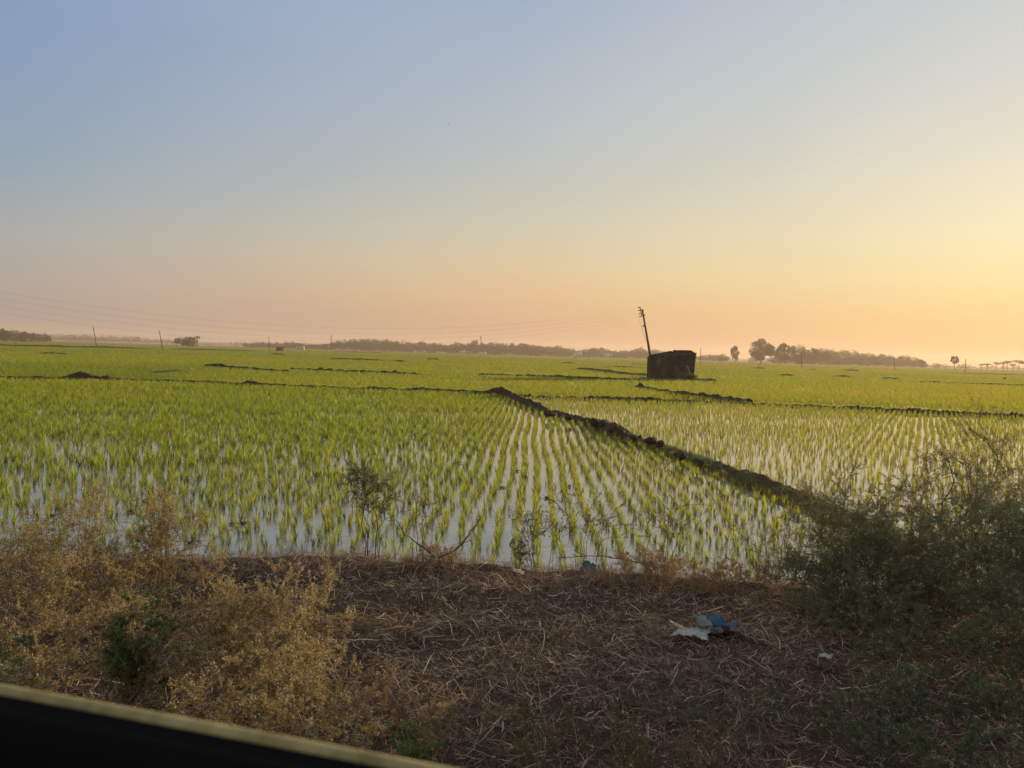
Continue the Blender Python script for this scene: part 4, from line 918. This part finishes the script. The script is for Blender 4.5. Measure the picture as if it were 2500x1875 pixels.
small_house("house", "small pale house between the round tree and the twin tree", 1880, 885, 16, 8, M_pwall, M_tin, 2, .6, 2, -.1, "house", VH)
# mounds with shrubs
for i, (px, py, w_, hh, lb) in enumerate([(1853, 900, 24, .5, "dry shrub on a dark earth mound below the big round tree"), (1985, 904, 22, .25, "dry shrub on a flat mound right of the far pole"), (92, 846, 4, .9, "dark rounded straw heap in the far left field"), (2452, 926, 2.4, .5, "small dark heap in the field at the far right"), (2080, 906, 26, .3, "thin dry shrub on a flat mound below the village's right end")]):
    b = gp(px, py); s = b.y / FPX
    V, F = clod(700 + i, 1.0); o = mesh_np("earth_mound", V * np.array([w_ * s * .5, max(.8, w_ * s * .2), hh]), F, M_mud, smooth=True); o.location = (b.x, b.y, .1); tag(o, "mound under the " + lb if i in (0, 1, 4) else lb, "mound")
    if i in (0, 1, 4):
        bush("dry_shrub", lb, "shrub", (b.x, b.y), .7, [1.9, .8, .8][(0, 1, 4).index(i)], 9, 260, M_bleaf, M_twig, 1400 + i, None, 0, leaf=(.06, .14), zoff=hh * .7, sub=(5, 3))
# phone mast and lattice pylon in the haze
def lattice(name, label, px, pyb, pyt, wb, D_):
    b = at(px, pyb, D_); b.z = 0; t = at(px, pyt, D_); H_ = t.z; rt = empty(name, b, label, "mast"); n_ = 9
    for sx in (-1, 1):
        for sy in (-1, 1):
            o = MB(); o.tube([[sx * wb / 2, sy * wb / 2, 0], [sx * wb * .12, sy * wb * .12, H_]], [.18, .12], 5); o.build("leg", M_steel, rt)
    o = MB()
    for k in range(n_):
        z0, z1 = H_ * k / n_, H_ * (k + 1) / n_; f0 = 1 - .76 * k / n_; f1 = 1 - .76 * (k + 1) / n_
        for sy in (-1, 1):
            o.tube([[-wb / 2 * f0, sy * wb / 2 * f0, z0], [wb / 2 * f1, sy * wb / 2 * f1, z1]], [.09, .09], 4); o.tube([[wb / 2 * f0, sy * wb / 2 * f0, z0], [-wb / 2 * f1, sy * wb / 2 * f1, z1]], [.09, .09], 4)
    o.build("bracing", M_steel, rt)
    o = MB(); o.box(-.9, .9, -.3, .3, H_ * .86, H_ * .93); o.box(-.5, -.2, -.4, .4, H_ * .7, H_ * .76); o.build("antenna", M_steel, rt)
lattice("radio_mast", "lattice radio mast rising above the middle trees", 1173, 868, 819, 3.4, 1030)
lattice("pylon", "faint far lattice pylon under the wires left of the middle", 808, 858, 817, 3.0, 1300)

# birds: two specks in the sky
for i, (px, py, Y_, lb) in enumerate([(1095, 303, 90, "small dark bird gliding high above the middle of the field"), (2158, 772, 160, "tiny dark bird low over the right trees")]):
    c = at(px, py, Y_); rt = empty("bird", c, lb, "bird"); rt.scale = (.6, .6, .6); o = MB()
    o.tube([[-.16, 0, 0], [-.08, 0, .0], [.04, 0, .0], [.13, 0, .02], [.17, 0, .02]], [.008, .035, .05, .03, .01], 8); o.build("body", M_twig, rt, True)
    for sgn in (-1, 1):
        o = MB(); V = [(-.04, 0, .02), (.07, 0, .02), (.05, sgn * .18, .07), (-.05, sgn * .17, .07), (.0, sgn * .38, .03), (-.07, sgn * .36, .03)]
        V += [(x, y, z - .008) for x, y, z in V]
        o.add(V, [(0, 1, 2, 3), (3, 2, 4, 5), (6, 9, 8, 7), (9, 11, 10, 8), (1, 7, 8, 2), (2, 8, 10, 4), (0, 3, 9, 6), (3, 5, 11, 9), (4, 10, 11, 5)]); o.build("wing", M_twig, rt)

# ------------------------------------------------------------------ trees
def tree_geo(seed, h, kind, nl, lsz=1.0):
    """returns trunk (V,F), crown (V,F,rnd) for a tree of height h at the origin"""
    r = np.random.default_rng(seed); tk = MB()
    if kind == "round": cr_, cz, rx, rz_, th = 14, .53, .44, .42, .25
    elif kind == "tall": cr_, cz, rx, rz_, th = 12, .56, .24, .41, .30
    elif kind == "low": cr_, cz, rx, rz_, th = 9, .48, .55, .44, .25
    elif kind == "umbrella": cr_, cz, rx, rz_, th = 10, .80, .42, .15, .74
    elif kind == "palm": cr_, cz, rx, rz_, th = 1, .92, .25, .10, .9
    elif kind == "split": cr_, cz, rx, rz_, th = 9, .70, .26, .30, .42
    bend = r.normal(0, .015 * h, 2); top = np.array([bend[0], bend[1], th * h])
    t = np.linspace(0, 1, 5)[:, None]; tk.tube(t * top + t * (1 - t) * r.normal(0, .03 * h, 3) * np.array([1, 1, 0]), h * np.linspace(.026, .015, 5) + .05, 7, .5)
    cl = []
    for k in range(cr_ + 5 if kind != "palm" else 9):
        nn_ = max(cr_ + 5, 9); zz = 1 - 2 * (k + .5) / nn_; aa = k * 2.39996 + seed; rr_ = math.sqrt(1 - zz * zz)
        d = unit(np.array([rr_ * math.cos(aa), rr_ * math.sin(aa), zz]) + r.normal(0, .25, 3)); q = r.uniform(.55, 1.0)
        c = np.array([d[0] * rx * q * h + bend[0], d[1] * rx * q * h + bend[1], (cz + d[2] * rz_ * q * (1.0 if kind != "umbrella" else 1)) * h])
        cl.append(c)
        e = top + (c - top) * .9; mid = (top + e) / 2 + np.array([0, 0, -.03 * h])
        tk.tube([top * .92, mid, e], [h * .010 + .02, h * .007 + .015, h * .003 + .01], 5, .5)
    cl = np.array(cl); n = nl
    if kind == "palm":
        C = []; U = []
        for k in range(14):
            a = r.uniform(0, 6.28); el = r.uniform(-.5, .9); d = np.array([math.cos(a) * math.cos(el), math.sin(a) * math.cos(el), math.sin(el)])
            for j in range(nl // 14):
                s_ = r.uniform(.1, 1); C.append(top + d * s_ * h * .24 - np.array([0, 0, .10 * h * s_ * s_])); U.append(d + np.array([0, 0, -s_]))
        C = np.array(C); U = unit(np.array(U)); sz = h * .05
    else:
        w = r.integers(0, len(cl), n); rad = h * np.array([rx, rx, max(rz_, .07)]) * {'umbrella': .45, 'tall': .34, 'split': .34}.get(kind, .40) * r.uniform(.7, 1.3, (len(cl), 1))[w]
        dd = rdir(n, r) * (r.uniform(.15, 1, n) ** .45)[:, None]
        C = cl[w] + dd * rad; U = rdir(n, r); sz = h * (.040 if kind != "umbrella" else .036) * lsz
    n = len(C); Wv = unit(np.cross(U, rdir(n, r))); ln = r.uniform(.6, 1.4, n) * sz
    V, F = leaves(C, U, Wv, ln, ln * .7)
    return tk, V, F, np.repeat(np.clip(r.beta(2, 2, n), 0, 1), 4)
def tree(px, pyb, pyt, kind, label, seed, nl=1600, D_=None, group="single trees along the horizon", name="tree", wide=1.0):
    b = gp(px, pyb) if D_ is None else at(px, pyb, D_); D__ = b.y; t = at(px, pyt, D__); h = t.z * 1.06
    rt = empty(name, (b.x, b.y, 0), label, "tree", group); rt.scale = (wide, wide, 1)
    tk, V, F, rr = tree_geo(seed, h, kind, int(nl * 1.8), .95); tk.build("trunk", M_trunk, rt, True); mesh_np("crown", V, F, M_tree, rt, attrs={"rnd": rr}); return rt
tree(1793, 885, 843, "tall", "slim tall tree standing alone left of the big round tree", 2001, 1500, 760)
tree(1858, 886, 833, "round", "biggest tree, a dense round dark crown, on the right horizon", 2002, 4200, 740, wide=1.25)
tree(1905, 886, 839, "tall", "ragged upright tree, left half of the twin right of the biggest tree", 2003, 2000, 740, wide=.95)
tree(1917, 886, 837, "tall", "taller right half of the twin beside the biggest tree", 2004, 2000, 745, wide=.9)
tree(1950, 887, 841, "round", "leaning crowned tree above the white square house", 2005, 2600, 760, wide=1.0)
tree(1982, 888, 850, "tall", "pointed tree above the long pale house", 2006, 1300, 790)
tree(2000, 888, 853, "round", "small round-topped tree right of the pointed tree", 2007, 1300, 800, wide=.9)
tree(2017, 889, 857, "tall", "slender tree right of the long pale house", 2008, 1100, 800)
tree(1763, 885, 864, "low", "spreading low tree left of the slim tall tree", 2009, 1300, 760)
tree(2330, 905, 869, "split", "lone slim tree with a forked airy crown near the right edge", 2010, 1300, 620)
tree(2142, 896, 866, "low", "airy wide tree at the right end of the village trees", 2011, 1400, 780)
tree(2252, 901, 878, "round", "rounded tree where the right tree belt ends", 2012, 1300, 780)
for i, (px, t_, lb) in enumerate([(2281, 886, "first low flat bush-tree after the gap in the right belt"), (2291, 885, "second low flat bush-tree after the gap in the right belt"), (2306, 887, "third low bush-tree, just left of the lone slim tree"), (2344, 886, "low spreading tree right of the lone slim tree"), (2360, 887, "low spreading tree behind the last far pole")]):
    tree(px, 904, t_, "low", lb, 2020 + i, 700, 800)
for i, (px, t_, lb, w_) in enumerate([(2396, 888, "flat-topped tree, leftmost of the right-edge row", 1.1), (2411, 887, "flat-topped tree, second of the right-edge row", 1.1), (2433, 884, "flat-topped tree, third of the right-edge row", 1), (2449, 883, "flat-topped tree, fourth of the right-edge row", .8), (2459, 880, "tall flat-topped tree on a bare trunk in the right-edge row", .9), (2472, 888, "shorter tree between the two tall flat-topped ones", 1), (2487, 879, "widest flat-topped tree of the right-edge row", 1.1), (2500, 883, "flat-topped tree cut by the right edge of the picture", 1)]):
    tree(px, 908, t_, "umbrella", lb, 2040 + i, 700, 760, wide=w_ * 1.0)
tree(431, 842, 825, "split", "small airy tree at the left of the little grove", 2060, 900, 620, wide=1.3)
for i, (px, t_, w_) in enumerate([(447, 823, 1.0), (458, 822, 1.2), (470, 821.5, 1.0)]):
    tree(px, 842, t_, "round", ["left dense tree of the little grove", "middle dense tree of the little grove", "right dense tree of the little grove"][i], 2062 + i, 1500, 640, wide=w_)
tree(482, 842, 822, "palm", "small palm-like tree at the right end of the little grove", 2066, 500, 640)
tree(10, 836, 804.5, "round", "big dark rounded tree at the left edge of the picture", 2070, 2400, 700, wide=1.2)
tree(27, 836, 806.5, "round", "small knob-topped tree right of the left-edge tree", 2071, 900, 800, wide=.6)
tree(1158, 868, 831, "tall", "tall pointed dark tree beside the radio mast", 2072, 1300, 1000, wide=1.0)
tree(1177, 868, 835, "tall", "pointed tree just under the radio mast", 2073, 900, 1000, wide=.8)

def belt(label, prof, D_, step, seed, nl, kinds=("round", "low", "tall", "low", "low", "round"), dj=60, jit=.26, sc=1.0):
    step *= .58; nl = int(nl * 1.9)
    r = np.random.default_rng(seed); xs = [p[0] for p in prof]; VV = []; FF = []; RR = []; o_ = 0; T = MB(); x = xs[0]
    while x < xs[-1]:
        top = np.interp(x, xs, [p[1] for p in prof]); D2 = D_ + r.uniform(0, dj); t = at(x, top, D2); h = max(2.5, t.z * 1.2 * (1 + r.uniform(-jit, jit * .4)))
        tk, V, F, rr = tree_geo(int(r.integers(1e6)), h, kinds[r.integers(len(kinds))], nl, 1.55)
        w = r.uniform(.8, 1.45)
        V = V * np.array([w, w, 1]) + np.array([t.x, D2, 0]); VV.append(V); FF.append(F + o_); RR.append(rr); o_ += len(V)
        for v_, a_ in zip(tk.V, tk.A): pass
        Vt = np.concatenate(tk.V) * np.array([w, w, 1]) + np.array([t.x, D2, 0])
        for k_, fl in tk.F.items(): T.F.setdefault(k_, []).append(np.concatenate(fl) + T.n)
        T.V.append(Vt); T.A.append(np.concatenate(tk.A)); T.n += len(Vt)
        x += step * r.uniform(.6, 1.4)
    rt = empty("far_woodland", (0, 0, 0)); rt["kind"] = "stuff"; rt["label"] = label; rt["category"] = "woodland"
    mesh_np("crown", np.concatenate(VV), np.concatenate(FF), M_tree, rt, attrs={"rnd": np.concatenate(RR)})["kind"] = "stuff"
    T.build("trunk", M_trunk, rt)["kind"] = "stuff"
    return rt
belt("dark tree belt at the far left", [(-300, 800), (0, 808), (60, 813), (90, 816), (125, 821)], 820, 8, 3001, 500)
belt("long dark tree belt across the middle horizon", [(600, 838), (700, 836), (770, 842), (800, 840), (835, 834), (900, 833), (960, 834), (985, 838), (1000, 837), (1040, 839), (1100, 842), (1160, 841), (1210, 843), (1260, 843), (1310, 843), (1345, 851), (1370, 848), (1400, 854), (1430, 856), (1460, 852), (1500, 859), (1530, 858), (1565, 853), (1600, 858), (1640, 865), (1700, 868), (1750, 868), (1775, 872)], 1075, 7, 3002, 420, dj=120)
belt("tree belt of the village on the right horizon", [(1890, 872), (1960, 866), (2020, 860), (2045, 860), (2085, 866), (2110, 867), (2170, 872), (2215, 874), (2250, 880), (2262, 886)], 900, 8, 3003, 420, dj=120, jit=.45)
belt("pale hazy tree belt far behind the left fields", [(110, 818), (200, 819), (260, 822), (330, 824), (400, 829), (520, 836), (600, 836), (700, 843), (800, 847)], 1650, 7, 3004, 160, dj=250)
belt("pale hazy tree belt far behind the right fields", [(1700, 875), (1780, 874), (1900, 876), (2100, 882), (2300, 894), (2400, 896), (2650, 899)], 1650, 9, 3005, 160, dj=250, jit=.35)
belt("thin hazy row of trees at the far right horizon", [(2262, 889), (2330, 891), (2380, 894), (2440, 893), (2540, 894)], 1150, 10, 3007, 170, dj=150, jit=.45)
# low scrub line along the far edge of the fields
belt("low scrub along the far field edge", [(-200, 824), (0, 828.5), (600, 848), (1250, 862.5), (1900, 882), (2500, 902), (2700, 908)], 1180, 6, 3006, 60, kinds=("low",), dj=60, jit=.5)

# ------------------------------------------------------------------ vehicle door below the open window, bottom left
M_black = mat("black_trim", (.0035, .0035, .004), .95, .03)  # black plastic, darkened further to stand in for the unbuilt roof's shade
M_grey = mat("dark_grey_trim", (.012, .013, .018), .9, .1)
M_strip = mat("dusty_rubber", (.2, .2, .12), .8, .2, ramp=[(.35, (.13, .12, .05)), (.65, (.24, .22, .11))], noise=(25, 3, 1))
M_paint = mat("pale_car_paint", (.4, .4, .36), .35, .5)
ZS = CAMZ - .36
e0, e1 = gp(-300, 1597, ZS), gp(1060, 1839, ZS)
ax = (e1 - e0).normalized(); nrm = Vector((ax.y, -ax.x, 0)).normalized()
if nrm.y > 0: nrm = -nrm                       # nrm points toward the viewer inside
s0 = e0 - ax * 1.0; s1 = e1 + ax * .9
door = empty("vehicle_door", (s0 + s1) / 2 - Vector((0, 0, .7)), "black inner side and pale sunlit window rubber of the vehicle door the photo is taken from", "car door")
def prism(name, prof, m_, smooth=False):
    """profile [(inward, z)] swept along the door, slightly bowed"""
    K = 40; o = MB(); pr_ = np.array(prof, float); k = len(pr_); V = []
    for i in range(K):
        t = i / (K - 1); c = s0.lerp(s1, t); bow = .018 * (1 - (2 * t - 1) ** 2)
        for a, z in pr_: q = c + nrm * a; V.append((q.x, q.y, q.z + z + bow - .030))
    idx = np.arange(K * k).reshape(K, k); a = idx[:-1]; b = np.roll(idx, -1, 1)[:-1]; c_ = np.roll(idx, -1, 1)[1:]; d = idx[1:]
    o.add(V, np.stack([a, b, c_, d], -1).reshape(-1, 4)); o.F.setdefault(k, []).append(np.array([idx[0], idx[-1][::-1]]))
    ob = o.build(name, m_, None, smooth); return under(ob, door)
prism("window_rubber", [(-.008, -.03), (-.008, -.004), (-.005, .001), (.001, .001), (.005, -.003), (.006, -.03)], M_strip, True)
prism("outer_panel", [(-.075, -.75), (-.080, -.25), (-.055, -.06), (-.014, -.028), (-.014, -.75)], M_paint, True)
prism("inner_trim", [(.008, -.70), (.008, -.004), (.03, -.003), (.095, -.006), (.10, -.03), (.10, -.70)], M_black, True)
prism("armrest", [(.102, -.34), (.102, -.022), (.12, -.015), (.19, -.018), (.205, -.05), (.205, -.27), (.18, -.34)], M_grey, True)

# ------------------------------------------------------------------ haze
o = MB(); o.box(-3150, 3150, -3150, 3150, -1.2, 45)
Mh = bpy.data.materials.new("haze"); Mh.use_nodes = True; n = Mh.node_tree.nodes; n.remove(n["Principled BSDF"])
pv = n.new('ShaderNodeVolumePrincipled'); pv.inputs['Density'].default_value = .00027; pv.inputs['Color'].default_value = (.74, .63, .52, 1); pv.inputs['Anisotropy'].default_value = .3
Mh.node_tree.links.new(pv.outputs[0], n["Material Output"].inputs['Volume'])
tag(o.build("haze", Mh), kind="stuff")
